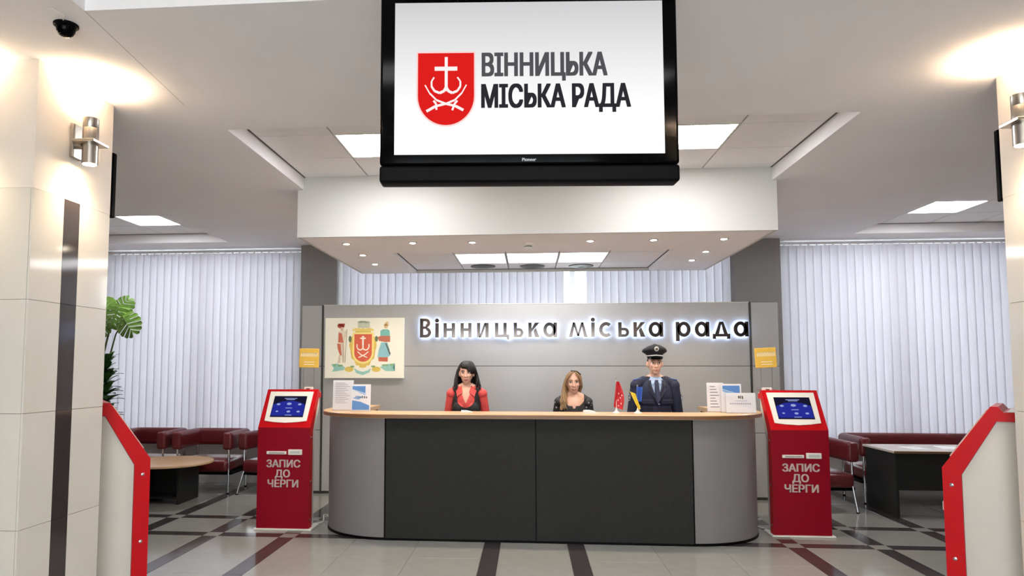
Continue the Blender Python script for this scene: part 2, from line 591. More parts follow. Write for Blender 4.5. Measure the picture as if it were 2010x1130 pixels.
tile_field([-1.44, -0.825, -0.25, 0.34, 0.885, 1.50], [7.35, 7.70, 8.42, 8.93], ZS + .04, [(1, 1), (2, 1), (3, 1)], slab,
           ['left of the three bright ceiling lights under the lowered slab', 'middle of the three bright ceiling lights under the lowered slab',
            'right of the three bright ceiling lights under the lowered slab'], M_slabpanel)

# ================================================================== COLUMNS
def column(name, sgn, label, dy=0.0):
    c = struct(name, label)
    xf = 2.63 if sgn < 0 else 2.69          # face turned to the aisle
    y0, y1, xo = 3.49 + dy, 4.18 + dy, 3.9
    def sx(a, b): return (sgn * a, sgn * b) if sgn > 0 else (-b, -a)
    ZTOP = 2.556
    a, b = sx(xf + .012, xo)
    MB().box(a, b, y0 + .012, y1 - .012, 0, ZTOP).build('core', M_grout, c)
    a, b = sx(xf, xo)
    MB().box(a, b, y0, y1, ZTOP, ZC).build('painted_shaft', M_cpaint, c)
    zs = [0, 0.156, 0.756, 1.356, 1.956, ZTOP]
    g = 0.0012
    for k in range(len(zs) - 1):
        za, zb = zs[k] + g, zs[k + 1] - g
        for (ya, yb, m, nm) in ((y0, 3.745 + dy, M_ctile, 'column_tile'), (3.745 + dy, 3.885 + dy, M_cstrip, 'strip_tile'), (3.885 + dy, y1, M_ctile, 'column_tile')):
            a, b = sx(xf, xf + .012)
            MB().box(a, b, ya + g, yb - g, za, zb).build(nm, m, c)
        xa = xf + .012
        for w in (0.588, 0.6):
            for (ya, yb) in ((y0, y0 + .012), (y1 - .012, y1)):
                a, b = sx(xa + g, min(xa + w, xo) - g)
                MB().box(a, b, ya, yb, za, zb).build('column_tile', M_ctile, c)
            xa += w
    return c
column('column_left_added', -1, 'left column added behind the viewer for its lamp, faced with cream tiles', -4.1)  # unseen column pair added to carry lamps that brighten the ceiling
column('column_right_added', 1, 'right column added behind the viewer for its lamp, faced with cream tiles', -4.1)
column('column_left', -1, 'left column faced with glossy cream tiles and a dark strip')
column('column_right', 1, 'right column faced with glossy cream tiles')
# ================================================================== VERTICAL BLINDS
bm_ = bpy.data.materials.new('blind_fabric')
bm_.use_nodes = True
nt = bm_.node_tree
nt.nodes.clear()
o_ = nt.nodes.new('ShaderNodeOutputMaterial'); mx = nt.nodes.new('ShaderNodeMixShader')
d_ = nt.nodes.new('ShaderNodeBsdfDiffuse'); t_ = nt.nodes.new('ShaderNodeBsdfTranslucent')
tc = nt.nodes.new('ShaderNodeTexCoord'); mp = nt.nodes.new('ShaderNodeMapping'); nz = nt.nodes.new('ShaderNodeTexNoise')
mp.inputs['Scale'].default_value = (60, 60, 0.6)
nz.inputs['Scale'].default_value = 4
mr = nt.nodes.new('ShaderNodeMapRange'); mr.inputs[3].default_value = 0.93; mr.inputs[4].default_value = 1.04
sc1 = nt.nodes.new('ShaderNodeVectorMath'); sc1.operation = 'SCALE'; sc1.inputs[0].default_value = lin((234, 233, 238))[:3]
nt.links.new(tc.outputs['Object'], mp.inputs[0]); nt.links.new(mp.outputs[0], nz.inputs['Vector']); nt.links.new(nz.outputs[0], mr.inputs[0])
nt.links.new(mr.outputs[0], sc1.inputs['Scale']); nt.links.new(sc1.outputs[0], d_.inputs[0]); nt.links.new(sc1.outputs[0], t_.inputs[0])
mx.inputs[0].default_value = 0.36
nt.links.new(d_.outputs[0], mx.inputs[1]); nt.links.new(t_.outputs[0], mx.inputs[2]); nt.links.new(mx.outputs[0], o_.inputs[0])
M_blind = bm_
M_rail = mat('blind_rail', (235, 235, 240), 0.35)
def blind(x0, x1, label, gap=None, turn=9, pitch=0.104, y=9.48, ztop=3.2, zbot=0.62):
    t = thing('vertical_blind', label, 'window blind', ((x0 + x1) / 2, y, 0), 0, 'vertical window blinds')
    w = (x1 - x0) / 2
    MB().box(-w, w, -0.022, 0.022, ztop, ztop + 0.035).build('headrail', M_rail, t)
    n = int((x1 - x0) / pitch)
    hw = 0.06
    # a slightly cupped slat
    sl = MB()
    pr = [(-hw, 0.0), (-hw * .5, -0.0028), (0, -0.0038), (hw * .5, -0.0028), (hw, 0.0)]
    pts = pr + [(a, b + 0.0008) for a, b in pr[::-1]]
    sl.prism(pts, zbot, ztop - 0.012, 'z')
    me = sl.mesh('slat', M_blind)
    cl = MB().box(-0.012, 0.012, -0.004, 0.004, ztop - 0.02, ztop).mesh('carrier_clip', M_rail)
    for k in range(n):
        xx = -w + pitch * (k + .5) + ((x1 - x0) - n * pitch) / 2
        if gap and gap[0] < xx + (x0 + x1) / 2 < gap[1]:
            continue
        rz = math.radians(turn + random.uniform(-2, 2))
        s = link('slat', me, t, (xx, 0, 0), (0, 0, rz))
        link('carrier_clip', cl, s)
    return t
blind(-5.96, -3.14, 'pale lavender vertical blind covering the left window')
blind(-2.585, 2.69, 'pale vertical blind above the backdrop with a narrow bright gap', gap=(0.50, 0.73))
blind(3.27, 6.24, 'pale lavender vertical blind covering the right window', turn=-9)

# ================================================================== BACKDROP
YB = 8.88
bd = thing('reception_backdrop', 'grey panelled partition standing behind the reception desk', 'partition', (0, YB, 0))
def panel(x0, x1, z0, z1):
    MB().rbox(x0 + .002, x1 - .002, 0, 0.04, z0 + .003, z1 - .003, 0.003, 1).build('panel', M_panel, bd)
for (x0, x1) in ((-2.925, -2.66), (-2.64, 2.70), (2.72, 3.045)):
    zz = [0.03, 0.80, 1.612, 2.395] if x1 - x0 < 1 else [0.03, 1.612, 2.395]
    for k in range(len(zz) - 1):
        panel(x0, x1, zz[k], zz[k + 1])
for x in (-2.65, 2.71):
    MB().box(x - .009, x + .009, -0.006, 0.04, 0, 2.40).build('vertical_strip', M_seam, bd)
MB().box(-2.925, 3.045, 0.012, 0.034, 0.0, 2.39).build('core_board', M_seam, bd)
MB().box(-2.64, 2.70, -0.004, 0.046, 2.393, 2.402).build('top_cap', M_white, bd)

# ---- lettering with blue-white LED halo
sign = thing('letter_sign', 'mirror metal halo-lit letters reading Вінницька міська рада on the backdrop', 'sign', (0, YB, 1.972))
M_mirror = mat('mirror_letter', (92, 84, 80), 0.1, metal=1.0, var=0.25, scale=5)
M_led = emat('led_halo', (190, 212, 255), 5.0)
XH = 0.182
def glyph(ch, w):
    """list of polygons in (x,z), built from straight and round strokes of a geometric face"""
    t = 0.042
    h = XH
    P = []
    def bar(x0, z0, x1, z1, tt=t):
        dx, dz = x1 - x0, z1 - z0
        L = math.hypot(dx, dz)
        nx, nz_ = -dz / L * tt / 2, dx / L * tt / 2
        P.append([(x0 + nx, z0 + nz_), (x1 + nx, z1 + nz_), (x1 - nx, z1 - nz_), (x0 - nx, z0 - nz_)])
    def rect(x0, x1, z0, z1): P.append([(x0, z0), (x1, z0), (x1, z1), (x0, z1)])
    def ring(cx, cz, rx, rz_, a0=0, a1=360, n=20, tt=t):
        o = arcpts(cx, cz, rx, a0, a1, n, rz_)
        i = arcpts(cx, cz, rx - tt, a0, a1, n, rz_ - tt)
        for k in range(n):
            P.append([o[k], o[k + 1], i[k + 1], i[k]])
    if ch == 'В':
        H = 0.242
        rect(0, t, 0, H)
        rect(t, w * .55, 0, t * .9); rect(t, w * .52, H - t * .9, H); rect(t, w * .55, H * .52 - t * .4, H * .52 + t * .4)
        ring(w * .52, H * .76, w * .40, H * .24, -90, 90, 12, t * .95)
        ring(w * .55, H * .27, w * .45, H * .27, -90, 90, 12, t * .95)
    elif ch == 'і':
        rect(0.002, t + .004, 0, h)
        P.append(arcpts(t / 2 + .003, h + 0.033, 0.026, 0, 345, 15))
    elif ch == 'н':
        rect(0, t, 0, h); rect(w - t, w, 0, h); rect(t, w - t, h * .44, h * .44 + t * .85)
    elif ch == 'и':
        rect(0, t, 0, h); rect(w - t, w, 0, h); P.append([(t * .6, 0), (t * 1.3, 0), (w - t * .6, h), (w - t * 1.3, h)])
    elif ch == 'ц':
        w2 = w - 0.03
        rect(0, t, 0, h); rect(w2 - t, w2, 0, h); rect(t, w2 - t, 0, t * .85)
        P.append([(w2, 0), (w2, t * .85), (w, t * .85), (w, -0.03), (w - .026, -0.03), (w - .026, 0)])
    elif ch == 'ь':
        rect(0, t, 0, h)
        rect(t, w * .6, 0, t * .8); rect(t, w * .6, h * .62 - t * .8, h * .62)
        ring(w * .6, h * .31, w * .4, h * .31, -90, 90, 12, t * .85)
    elif ch == 'к':
        rect(0, t, 0, h)
        P.append([(t, h * .36), (t, h * .62), (w - t * 1.35, h), (w, h)])
        P.append([(t * 1.5, h * .46), (t * 2.2, h * .66), (w, 0), (w - t * 1.35, 0)])
    elif ch == 'а':
        ring(w * .46, h / 2, w * .46, h / 2 + .003)
        rect(w - t, w, 0, h)
    elif ch == 'р':
        ring(w - w * .46, h / 2, w * .46, h / 2 + .003)
        rect(0, t, -0.055, h)
    elif ch == 'с':
        ring(w * .52, h / 2, w * .52, h / 2 + .003, 48, 312)
    elif ch == 'м':
        P.append([(0, 0), (t, 0), (w * .3, h * .72), (w * .3, h), (w * .22, h)])
        P.append([(w, 0), (w - t, 0), (w * .7, h * .72), (w * .7, h), (w * .78, h)])
        P.append([(w * .22, h), (w * .34, h), (w * .56, h * .08), (w * .44, h * .08)])
        P.append([(w * .78, h), (w * .66, h), (w * .44, h * .08), (w * .56, h * .08)])
    elif ch == 'д':
        z = 0.0
        P.append([(w * .14, t * .8), (w * .14 + t * 1.05, t * .8), (w * .5 + t * .15, h), (w * .5 - t * .55, h)])
        P.append([(w * .86, t * .8), (w * .86 - t * 1.05, t * .8), (w * .5 - t * .15, h), (w * .5 + t * .55, h)])
        rect(0, w, 0, t * .8)
        rect(0, t * .85, -0.028, 0); rect(w - t * .85, w, -0.028, 0)
    return P
LET = [('В', -1.373, 0.142), ('і', -1.18, 0.047), ('н', -1.073, 0.146), ('н', -0.857, 0.14), ('и', -0.649, 0.147), ('ц', -0.423, 0.178),
       ('ь', -0.188, 0.12), ('к', -0.005, 0.138), ('а', 0.18, 0.17), ('м', 0.496, 0.231), ('і', 0.77, 0.049), ('с', 0.869, 0.167),
       ('ь', 1.103, 0.132), ('к', 1.289, 0.144), ('а', 1.473, 0.176), ('р', 1.803, 0.176), ('а', 2.031, 0.173), ('д', 2.245, 0.206), ('а', 2.495, 0.176)]
for ch, x, w in LET:
    f = MB()
    polys = glyph(ch, w)
    for p in polys:
        f.prism(p, -0.062, -0.034)
    l = f.build('letter', M_mirror, sign, loc=(x, 0, 0))
    hb = MB()
    cx = w / 2
    for p in polys:
        hb.prism(p, -0.0335, -0.029)
    hb.build('led_backlight', M_led, l)
    pn = MB()
    for (px, pz) in ((polys[0][0][0] * .5 + polys[0][2][0] * .5, polys[0][0][1] * .5 + polys[0][2][1] * .5),):
        pn.box(px - .004, px + .004, -0.03, 0.001, pz - .004, pz + .004)
    pn.build('mounting_pin', M_chrome, l)

# ---- coat of arms plaque
plq = thing('coat_of_arms_plaque', 'cream lightbox plaque with the painted city coat of arms on the backdrop', 'plaque', (-2.60, YB, 1.459))
PWd, PHt = 1.022, 0.768
M_plq = mat('plaque_face', (250, 244, 224), 0.35, var=0.01, emit=(255, 246, 222), estr=0.07)
MB().rbox(0, PWd, -0.055, -0.004, 0, PHt, 0.006, 2).build('panel', M_plq, plq)
def pq(u, v):          # crop pixels of the plaque picture -> plaque coordinates
    return ((u - 62) / (885 - 62) * PWd, (705 - v) / (705 - 80) * PHt)
DEP = [0]
def paint(polys, col, name, parent=plq, lay=1):
    mb = MB()
    for p in polys:
        mb.prism([pq(*q) for q in p], -0.0555 - 0.0007 * lay, -0.0548)
    col = tuple(int(c * .8 + w * .2) for c, w in zip(col, (250, 240, 215)))
    m = mat('paint_%d_%d_%d' % col, col, 0.5, var=0.05, scale=30, emit=col, estr=0.07)
    return mb.build(name, m, parent)
def circ(cx, cy, rx, ry, n=16): return [(cx + rx * math.cos(2 * PI * k / n), cy + ry * math.sin(2 * PI * k / n)) for k in range(n)]
def strk(pts, w):
    out = []
    for (a, b) in zip(pts[:-1], pts[1:]):
        dx, dy = b[0] - a[0], b[1] - a[1]
        L = math.hypot(dx, dy) or 1
        nx, ny = -dy / L * w / 2, dx / L * w / 2
        out.append([(a[0] + nx, a[1] + ny), (b[0] + nx, b[1] + ny), (b[0] - nx, b[1] - ny), (a[0] - nx, a[1] - ny)])
    return out
def shield(x0, x1, y0, y1, n=10):
    cx, r = (x0 + x1) / 2, (x1 - x0) / 2
    yc = y1 - r * 1.02
    return [(x0, y0), (x1, y0)] + [(cx + r * math.cos(PI * k / (2 * n)), yc + (y1 - yc) * math.sin(PI * k / (2 * n))) for k in range(2 * n + 1)]
# gilded frame with a scalloped outline
fr_ = []
for k in range(48):
    a = 2 * PI * k / 48
    rr = 1 + 0.06 * math.cos(a * 12)
    fr_.append((460 + 140 * rr * math.cos(a) * (1.03 if math.sin(a) < 0 else .93), 392 + 196 * rr * math.sin(a)))
sh = paint([fr_], (226, 190, 70), 'gilded_frame')
paint([shield(352, 572, 232, 556)], (250, 226, 120), 'frame_border', plq, 2)
red = paint([shield(370, 553, 250, 535)], (214, 66, 34), 'red_shield', plq, 3)
wh = [[(450, 268), (471, 268), (467, 405), (454, 405)], [(432, 285), (490, 285), (490, 300), (432, 300)]]
wh += strk([(398, 352), (398, 385), (412, 408), (435, 415), (456, 402)], 12) + strk([(523, 352), (523, 385), (509, 408), (486, 415), (465, 402)], 12)
wh += strk([(405, 430), (440, 462), (505, 492)], 10) + strk([(518, 430), (480, 462), (415, 492)], 10)
paint(wh, (250, 238, 224), 'shield_emblem', plq, 4)
paint([[(405, 185), (405, 118), (425, 118), (425, 135), (443, 135), (443, 110), (490, 110), (490, 135), (508, 135), (508, 118), (530, 118), (530, 185)]], (196, 200, 176), 'mural_crown', plq, 1)
paint(strk([(350, 210), (400, 195), (460, 208), (520, 195), (570, 210)], 22), (238, 206, 88), 'scroll_ornament', plq, 2)
# warrior on the left
paint([circ(226, 165, 36, 24), [(190, 160), (200, 138), (270, 138), (262, 178)]], (176, 60, 44), 'red_hat', plq, 1)
paint([circ(240, 195, 16, 20)], (222, 178, 142), 'face', plq, 2)
paint([[(205, 215), (275, 212), (300, 230), (285, 250), (262, 258), (262, 330), (200, 335), (196, 250)]], (236, 222, 196), 'tunic', plq, 1)
paint([[(205, 232), (238, 240), (258, 338), (200, 335)], [(190, 345), (226, 350), (238, 470), (222, 470), (196, 400)]], (198, 84, 58), 'red_cloak', plq, 2)
paint([[(228, 340), (262, 338), (254, 470), (264, 545), (246, 545), (240, 470)], [(210, 470), (228, 470), (226, 545), (196, 550)]], (214, 196, 170), 'boots', plq, 1)
paint(strk([(290, 200), (274, 545)], 7), (150, 150, 120), 'staff', plq, 2)
# woman on the right
paint([circ(697, 168, 20, 24), [(672, 160), (700, 122), (722, 120), (724, 165)]], (214, 182, 120), 'head', plq, 1)
paint([[(640, 215), (665, 200), (715, 200), (737, 215), (740, 296), (640, 300)]], (96, 178, 168), 'bodice', plq, 1)
paint([[(612, 282), (640, 268), (742, 268), (742, 330), (690, 332), (625, 320)]], (186, 84, 58), 'red_sleeves', plq, 2)
paint([[(650, 335), (715, 335), (735, 400), (745, 470), (720, 488), (612, 488), (622, 420)]], (122, 186, 198), 'skirt', plq, 2)
paint([[(690, 340), (705, 345), (748, 450), (738, 470)]], (58, 66, 62), 'sash', plq, 3)
paint([[(620, 488), (720, 488), (718, 534), (624, 530)]], (190, 76, 46), 'skirt_hem', plq, 2)
paint([circ(325, 300, 16, 34), circ(600, 298, 16, 30)], (70, 92, 60), 'oak_leaves', plq, 2)
# ribbon
paint([[(130, 560), (200, 555), (275, 590), (265, 620), (190, 632), (140, 638), (160, 600)], [(640, 590), (700, 560), (790, 550), (770, 595), (795, 632), (700, 632)],
       [(370, 600), (410, 625), (460, 638), (510, 625), (545, 600), (530, 645), (460, 672), (390, 650)]], (132, 196, 186), 'ribbon', plq, 1)
paint([[(150, 560), (190, 560), (165, 590)], [(740, 560), (785, 560), (760, 590)], circ(225, 575, 30, 10), circ(690, 570, 36, 9), circ(352, 585, 22, 10), circ(568, 583, 22, 10)], (110, 160, 92), 'ribbon_leaves', plq, 2)
for c_ in (circ(318, 612, 46, 28), circ(600, 612, 46, 28), circ(460, 580, 40, 18)):
    paint([c_], (226, 190, 70), 'gold_knot', plq, 2)

# ================================================================== RECEPTION COUNTER
ctr = thing('reception_counter', 'curved reception counter with charcoal front panels and grey rounded ends', 'counter', (0.06, 6.56, 0))
def cpath(which):
    """outline of the counter front seen from above, with inward normals; x relative to 0.06, y to 6.56"""
    L = []
    xl, xr, rl, rr, ry = -1.40, 1.405, 0.72, 0.75, 0.69
    if which in ('left', 'all'):
        L.append((xl - rl, 1.45, 1, 0)); L.append((xl - rl, 1.0, 1, 0))
        for k in range(0, 15):
            a = PI + (PI / 2) * k / 15
            nx, ny = math.cos(a) / rl, math.sin(a) / ry
            l = math.hypot(nx, ny)
            L.append((xl + rl * math.cos(a), ry + ry * math.sin(a), -nx / l, -ny / l))
        L.append((xl, 0, 0, 1))
    if which == 'all':
        L += [(xl + (xr - xl) * k / 6, 0, 0, 1) for k in range(1, 6)]
    if which in ('right', 'all'):
        L.append((xr, 0, 0, 1))
        for k in range(1, 16):
            a = -PI / 2 + (PI / 2) * k / 15
            nx, ny = math.cos(a) / rr, math.sin(a) / ry
            l = math.hypot(nx, ny)
            L.append((xr + rr * math.cos(a), ry + ry * math.sin(a), -nx / l, -ny / l))
        L.append((xr + rr, 1.0, -1, 0)); L.append((xr + rr, 1.45, -1, 0))
    return L
ZTOPC = 1.168
MB().sweep(cpath('all'), [(-0.05, ZTOPC - .043), (0.36, ZTOPC - .043), (0.36, ZTOPC), (-0.045, ZTOPC), (-0.052, ZTOPC - .008)]).build('worktop', M_wood, ctr, smooth=40)
MB().sweep(cpath('all'), [(-0.0545, ZTOPC - .04), (-0.052, ZTOPC - .04), (-0.052, ZTOPC - .009), (-0.0545, ZTOPC - .009)]).build('edge_band', M_woodedge, ctr, smooth=40)
for w_ in ('left', 'right'):
    MB().sweep(cpath(w_), [(0.012, 0.022), (0.03, 0.022), (0.03, ZTOPC - .045), (0.012, ZTOPC - .045)]).build('curved_end', M_greylam, ctr, smooth=40)
    MB().sweep(cpath(w_), [(0.31, 0.03), (0.33, 0.03), (0.33, ZTOPC - .045), (0.31, ZTOPC - .045)]).build('inner_panel', M_blackm, ctr, smooth=40)
for x0, x1 in ((-1.398, -0.006), (0.0, 1.403)):
    MB().rbox(x0, x1, 0, 0.025, 0.022, ZTOPC - .045, .002, 1).build('front_panel', M_darkpan, ctr)
MB().box(-1.41, -1.40, -0.002, 0.03, 0.022, ZTOPC - .045).build('edge_strip', M_blackm, ctr)
MB().box(1.405, 1.413, -0.002, 0.03, 0.022, ZTOPC - .045).build('edge_strip', M_blackm, ctr)
MB().box(-1.38, 1.39, 0.03, 0.05, 0.0, ZTOPC - .045).build('front_backing', M_blackm, ctr)
MB().sweep(cpath('all'), [(0.006, 0), (0.04, 0), (0.04, 0.024), (0.006, 0.024)]).build('plinth', M_blackm, ctr)
# ================================================================== TELEVISION
tv = thing('television', 'large black flat television hanging from the ceiling showing the city council logo', 'television', (0.005, 2.85, 2.345), .062)
MB().rbox(-0.617, 0.617, 0.0, 0.10, 0.085, 0.86, 0.012, 3).build('bezel', M_black, tv, smooth=30)
MB().rbox(-0.617, 0.617, -0.004, 0.09, 0.012, 0.082, 0.012, 3).build('speaker_bar', M_blackm, tv, smooth=30)
MB().rbox(-0.4, 0.4, 0.10, 0.17, 0.15, 0.7, 0.02, 2).build('rear_housing', M_blackm, tv)
hg = MB(); hg.tube([(0, 0.2, 0.5), (0, 0.2, 3.74 - 2.345)], 0.03, 12); hg.box(-.15, .15, .17, .2, .35, .65); hg.lathe([(.09, -.012), (.09, 0)], (0, .2, 3.74 - 2.345))
hg.build('ceiling_mount', M_blackm, tv)
# screen picture: light grey at the top running to white
sm = bpy.data.materials.new('screen_picture')
sm.use_nodes = True
nt = sm.node_tree
nt.nodes.clear()
o_ = nt.nodes.new('ShaderNodeOutputMaterial'); e_ = nt.nodes.new('ShaderNodeEmission')
tc = nt.nodes.new('ShaderNodeTexCoord'); sx_ = nt.nodes.new('ShaderNodeSeparateXYZ'); cr = nt.nodes.new('ShaderNodeValToRGB')
cr.color_ramp.elements[0].position = 0.35; cr.color_ramp.elements[0].color = lin((255, 255, 255))
cr.color_ramp.elements[1].position = 1.0; cr.color_ramp.elements[1].color = lin((208, 208, 210))
nt.links.new(tc.outputs['Generated'], sx_.inputs[0]); nt.links.new(sx_.outputs[2], cr.inputs[0]); nt.links.new(cr.outputs[0], e_.inputs[0])
e_.inputs[1].default_value = SCR
nt.links.new(e_.outputs[0], o_.inputs[0])
scr = MB().box(-0.556, 0.557, -0.0015, 0.0005, 0.127, 0.775).build('screen', sm, tv)
def spx(u, v):       # picture pixels -> coordinates on the screen
    return ((u - 1043.5) / 530.0 * 1.113 + 0.0, 0.128 + (303 - v) / 299.0 * 0.645)
def sprint(polys, col, name, lay=1, parent=scr):
    mb = MB()
    for p in polys:
        mb.prism([spx(*q) for q in p], -0.0016 - 0.0004 * lay, -0.0014)
    return mb.build(name, emat('screen_%d_%d_%d' % col, col, SCR), parent)
sprint([shield(822, 939, 101, 249)], (255, 214, 210), 'logo_outline', 1)
sprint([shield(825, 936, 104, 246)], (224, 32, 30), 'logo_shield', 2)
lg = [[(878, 112), (884, 112), (884, 178), (878, 178)], [(858, 131), (903, 131), (903, 139), (858, 139)]]
def sw(pts, w0, w1):
    out = []
    n = len(pts)
    for i in range(n - 1):
        out += strk([pts[i], pts[i + 1]], w0 + (w1 - w0) * i / (n - 1))
    return out
lg += sw([(857, 152), (852, 160), (852, 170), (858, 179), (868, 183), (877, 179), (881, 172)], 3, 6.5)
lg += sw([(903, 152), (909, 160), (909, 170), (903, 179), (893, 183), (885, 179), (881, 172)], 3, 6.5)
lg += sw([(839, 167), (848, 183), (862, 197), (880, 204), (900, 209), (915, 217)], 2.5, 6)
lg += sw([(921, 167), (912, 183), (898, 197), (881, 204), (860, 209), (842, 219)], 2.5, 6)
lg += sw([(856, 198), (861, 204), (862, 216)], 4, 4) + sw([(903, 198), (898, 204), (893, 217)], 4, 4)
sprint(lg, (255, 246, 244), 'logo_emblem', 3)
def sline(s, x0, x1, base, cap, col, name):
    t = text_mb(s, 0.1, 0.0004, 0.0045, 1.0, 'LEFT')
    xs = [v[0] for v in t.v]
    X0, Z0 = spx(x0, base); X1, Z1 = spx(x1, base - cap)
    k = (X1 - X0) / (max(xs) - min(xs))
    zc = (Z1 - Z0) / 0.0727
    mn = min(xs)
    t.v = [(X0 + (v[0] - mn) * k, v[1] * 0.5 - 0.002, Z0 + v[2] * zc) for v in t.v]
    return t.build(name, emat('screen_%d_%d_%d' % col, col, SCR), scr)
sline('ВІННИЦЬКА', 951, 1199, 150, 45, (84, 84, 88), 'screen_text')
sline('МІСЬКА РАДА', 950, 1244, 212, 45, (46, 44, 50), 'screen_text')
tm = text_mb('Pioneer', 0.0185, 0.0005, 0.0004)
tm.v = [(v[0], v[1] - 0.001, v[2] + 0.098) for v in tm.v]
tm.build('maker_name', mat('silver_print', (190, 190, 195), 0.3), tv)

# ================================================================== KIOSKS
KW = 0.265
M_text = mat('grey_lettering', (196, 180, 172), 0.45)
M_scrdark = emat('kiosk_screen_dark', (26, 24, 48), SCR)
M_scrblue = emat('kiosk_screen_blue', (38, 46, 150), SCR)
M_scricon = emat('kiosk_screen_icon', (150, 165, 215), SCR)
def make_kiosk(label, loc, rz, slim=False):
    k = thing('kiosk', label, 'kiosk', loc, rz, 'red queue ticket kiosks')
    z0 = 0.018
    outer = [(0, z0), (0, 1.0), (0.25, 1.37), (0.285, 1.37), (0.31, 1.338), (0.5, 1.338)]
    inner = [(0.5, 1.285), (0.325, 1.285), (0.30, 1.285), (0.275, 1.285), (0.095, 0.965), (0.095, z0)]
    if slim:
        outer[-1] = (0.355, 1.338)
        inner[0] = (0.355, 1.285)
    band = list(zip(outer, inner[::-1]))
    bv, bf = [], []
    for (oy, oz), (iy, iz) in band:
        bv += [(-KW, oy, oz), (KW, oy, oz), (KW, iy, iz), (-KW, iy, iz)]
    for i in range(len(band) - 1):
        for q in range(4):
            bf.append((i * 4 + q, i * 4 + (q + 1) % 4, i * 4 + 4 + (q + 1) % 4, i * 4 + 4 + q))
    bf += [(0, 1, 2, 3), tuple((len(band) - 1) * 4 + q for q in (3, 2, 1, 0))]
    sh_ = MB().add(bv, bf).build('shell', [M_red], k)
    # the edge of the shell is a brighter red than its front
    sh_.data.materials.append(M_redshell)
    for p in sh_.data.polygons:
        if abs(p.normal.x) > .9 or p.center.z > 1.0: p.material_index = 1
    bp_ = [(0.096, z0), (0.096, 0.963), (0.276, 1.284), (0.498, 1.284), (0.498, z0)]
    if slim: bp_ = [(0.096, z0), (0.096, 0.963), (0.276, 1.284), (0.353, 1.284), (0.353, 1.2), (0.2, 0.9), (0.2, z0)]
    MB().prism(bp_, -KW + .018, KW - .018, 'x').build('body', M_kbody, k)
    MB().box(-KW + .002, KW - .002, 0.328, 0.355 if slim else 0.5, 1.339, 1.343).build('top_plate', M_white, k)
    MB().rbox(-KW - .02, KW + .03, -0.02, 0.24 if slim else 0.52, 0, 0.017, .004, 1).build('base_plate', M_white, k)
    # slanted screen face
    L = math.hypot(.25, .37)
    uy, uz = .25 / L, .37 / L
    def S(px, s, d):      # px across, s up the slope, d out of the face
        return (px, s * uy - d * uz, 1.0 + s * uz + d * uy)
    def slab_(poly, d0, d1):
        mb = MB()
        mb.prism(poly, -d1, -d0, 'y')
        mb.v = [S(v[0], v[2], -v[1]) for v in mb.v]
        return mb
    bz = [(-0.225, 0.415), (0.225, 0.415), (0.215, 0.075), (0.12, 0.06), (0, 0.052), (-0.12, 0.06), (-0.215, 0.075)]
    b_ = slab_(bz, 0, .008).build('screen_bezel', M_white, k)
    s_ = slab_([(-0.17, 0.36), (0.17, 0.36), (0.17, 0.115), (-0.17, 0.115)], .008, .0095).build('screen', M_scrdark, k)
    slab_([(-0.165, 0.21 + .05), (-0.08, 0.295), (0.02, 0.305), (0.1, 0.29), (0.165, 0.26), (0.165, 0.13), (-0.165, 0.13)], .0095, .0102).build('screen_picture', M_scrblue, s_)
    for (ix, iz, iw) in ((-.11, .262, .02), (0, .268, .026), (.11, .262, .02), (-.11, .18, .014), (0.01, .178, .02), (.11, .178, .018)):
        slab_([(ix + iw * math.cos(a * PI / 4), iz + iw * .6 * math.sin(a * PI / 4)) for a in range(8)], .0102, .0108).build('screen_icon', M_scricon, s_)
    for (a, b, z) in ((-.06, .07, .335), (-.04, .05, .322), (-.03, .04, .222), (-.02, .05, .14)):
        slab_([(a, z), (b, z), (b, z - .007), (a, z - .007)], .0096, .0108).build('screen_caption', M_scricon, s_)
    # ticket slot and plate
    sl = MB().rbox(-0.17, 0.03, -0.012, 0.002, 0.738, 0.768, .004, 2).build('ticket_slot', M_white, k)
    MB().box(-0.145, 0.012, -0.0135, -0.011, 0.747, 0.757).build('slot_mouth', mat('slot_grey', (150, 148, 140), .5), sl)
    pl = MB().rbox(0.05, 0.19, -0.014, 0.002, 0.733, 0.787, .005, 2).build('receipt_plate', M_white, k)
    MB().box(0.07, 0.17, -0.0155, -0.0135, 0.748, 0.772).build('plate_inset', mat('slot_inset', (196, 204, 194), .4), pl)
    for s, z in (('ЗАПИС', 0.612), ('ДО', 0.515), ('ЧЕРГИ', 0.418)):
        t = text_mb(s, 0.099, 0.001, 0.0036, 1.0)
        t.v = [(v[0] + (0.0 if s != 'ДО' else -.006), v[1] - 0.0012, v[2] + z) for v in t.v]
        t.build('lettering', M_text, k)
    for sx in (-1, 1):
        for zz in (0.10, 0.47, 0.90):
            sc = MB().lathe([(0, 0), (.011, 0), (.011, .002), (.007, .005), (0, .006)], (0, 0, 0), 10)
            sc.xform(Matrix.Translation((sx * KW, 0.045, zz)) @ Matrix.Rotation(sx * PI / 2, 4, 'Y'))
            sc.build('screw', M_chrome, k, smooth=40)
    return k
make_kiosk('red ticket kiosk at the left end of the reception counter', (-2.43, 6.88, 0), 0, True)
make_kiosk('red ticket kiosk at the right end of the reception counter', (2.565, 7.0, 0), 0, True)
FA, FB = math.radians(37), math.radians(35)
make_kiosk('red-edged kiosk seen side-on beside the left column', (-2.487 - KW * math.sin(FA), 4.5 + KW * math.cos(FA), 0), PI / 2 + FA)
make_kiosk('red-edged kiosk seen side-on beside the right column', (2.467 + KW * math.sin(FB), 4.5 + KW * math.cos(FB), 0), -PI / 2 - FB)

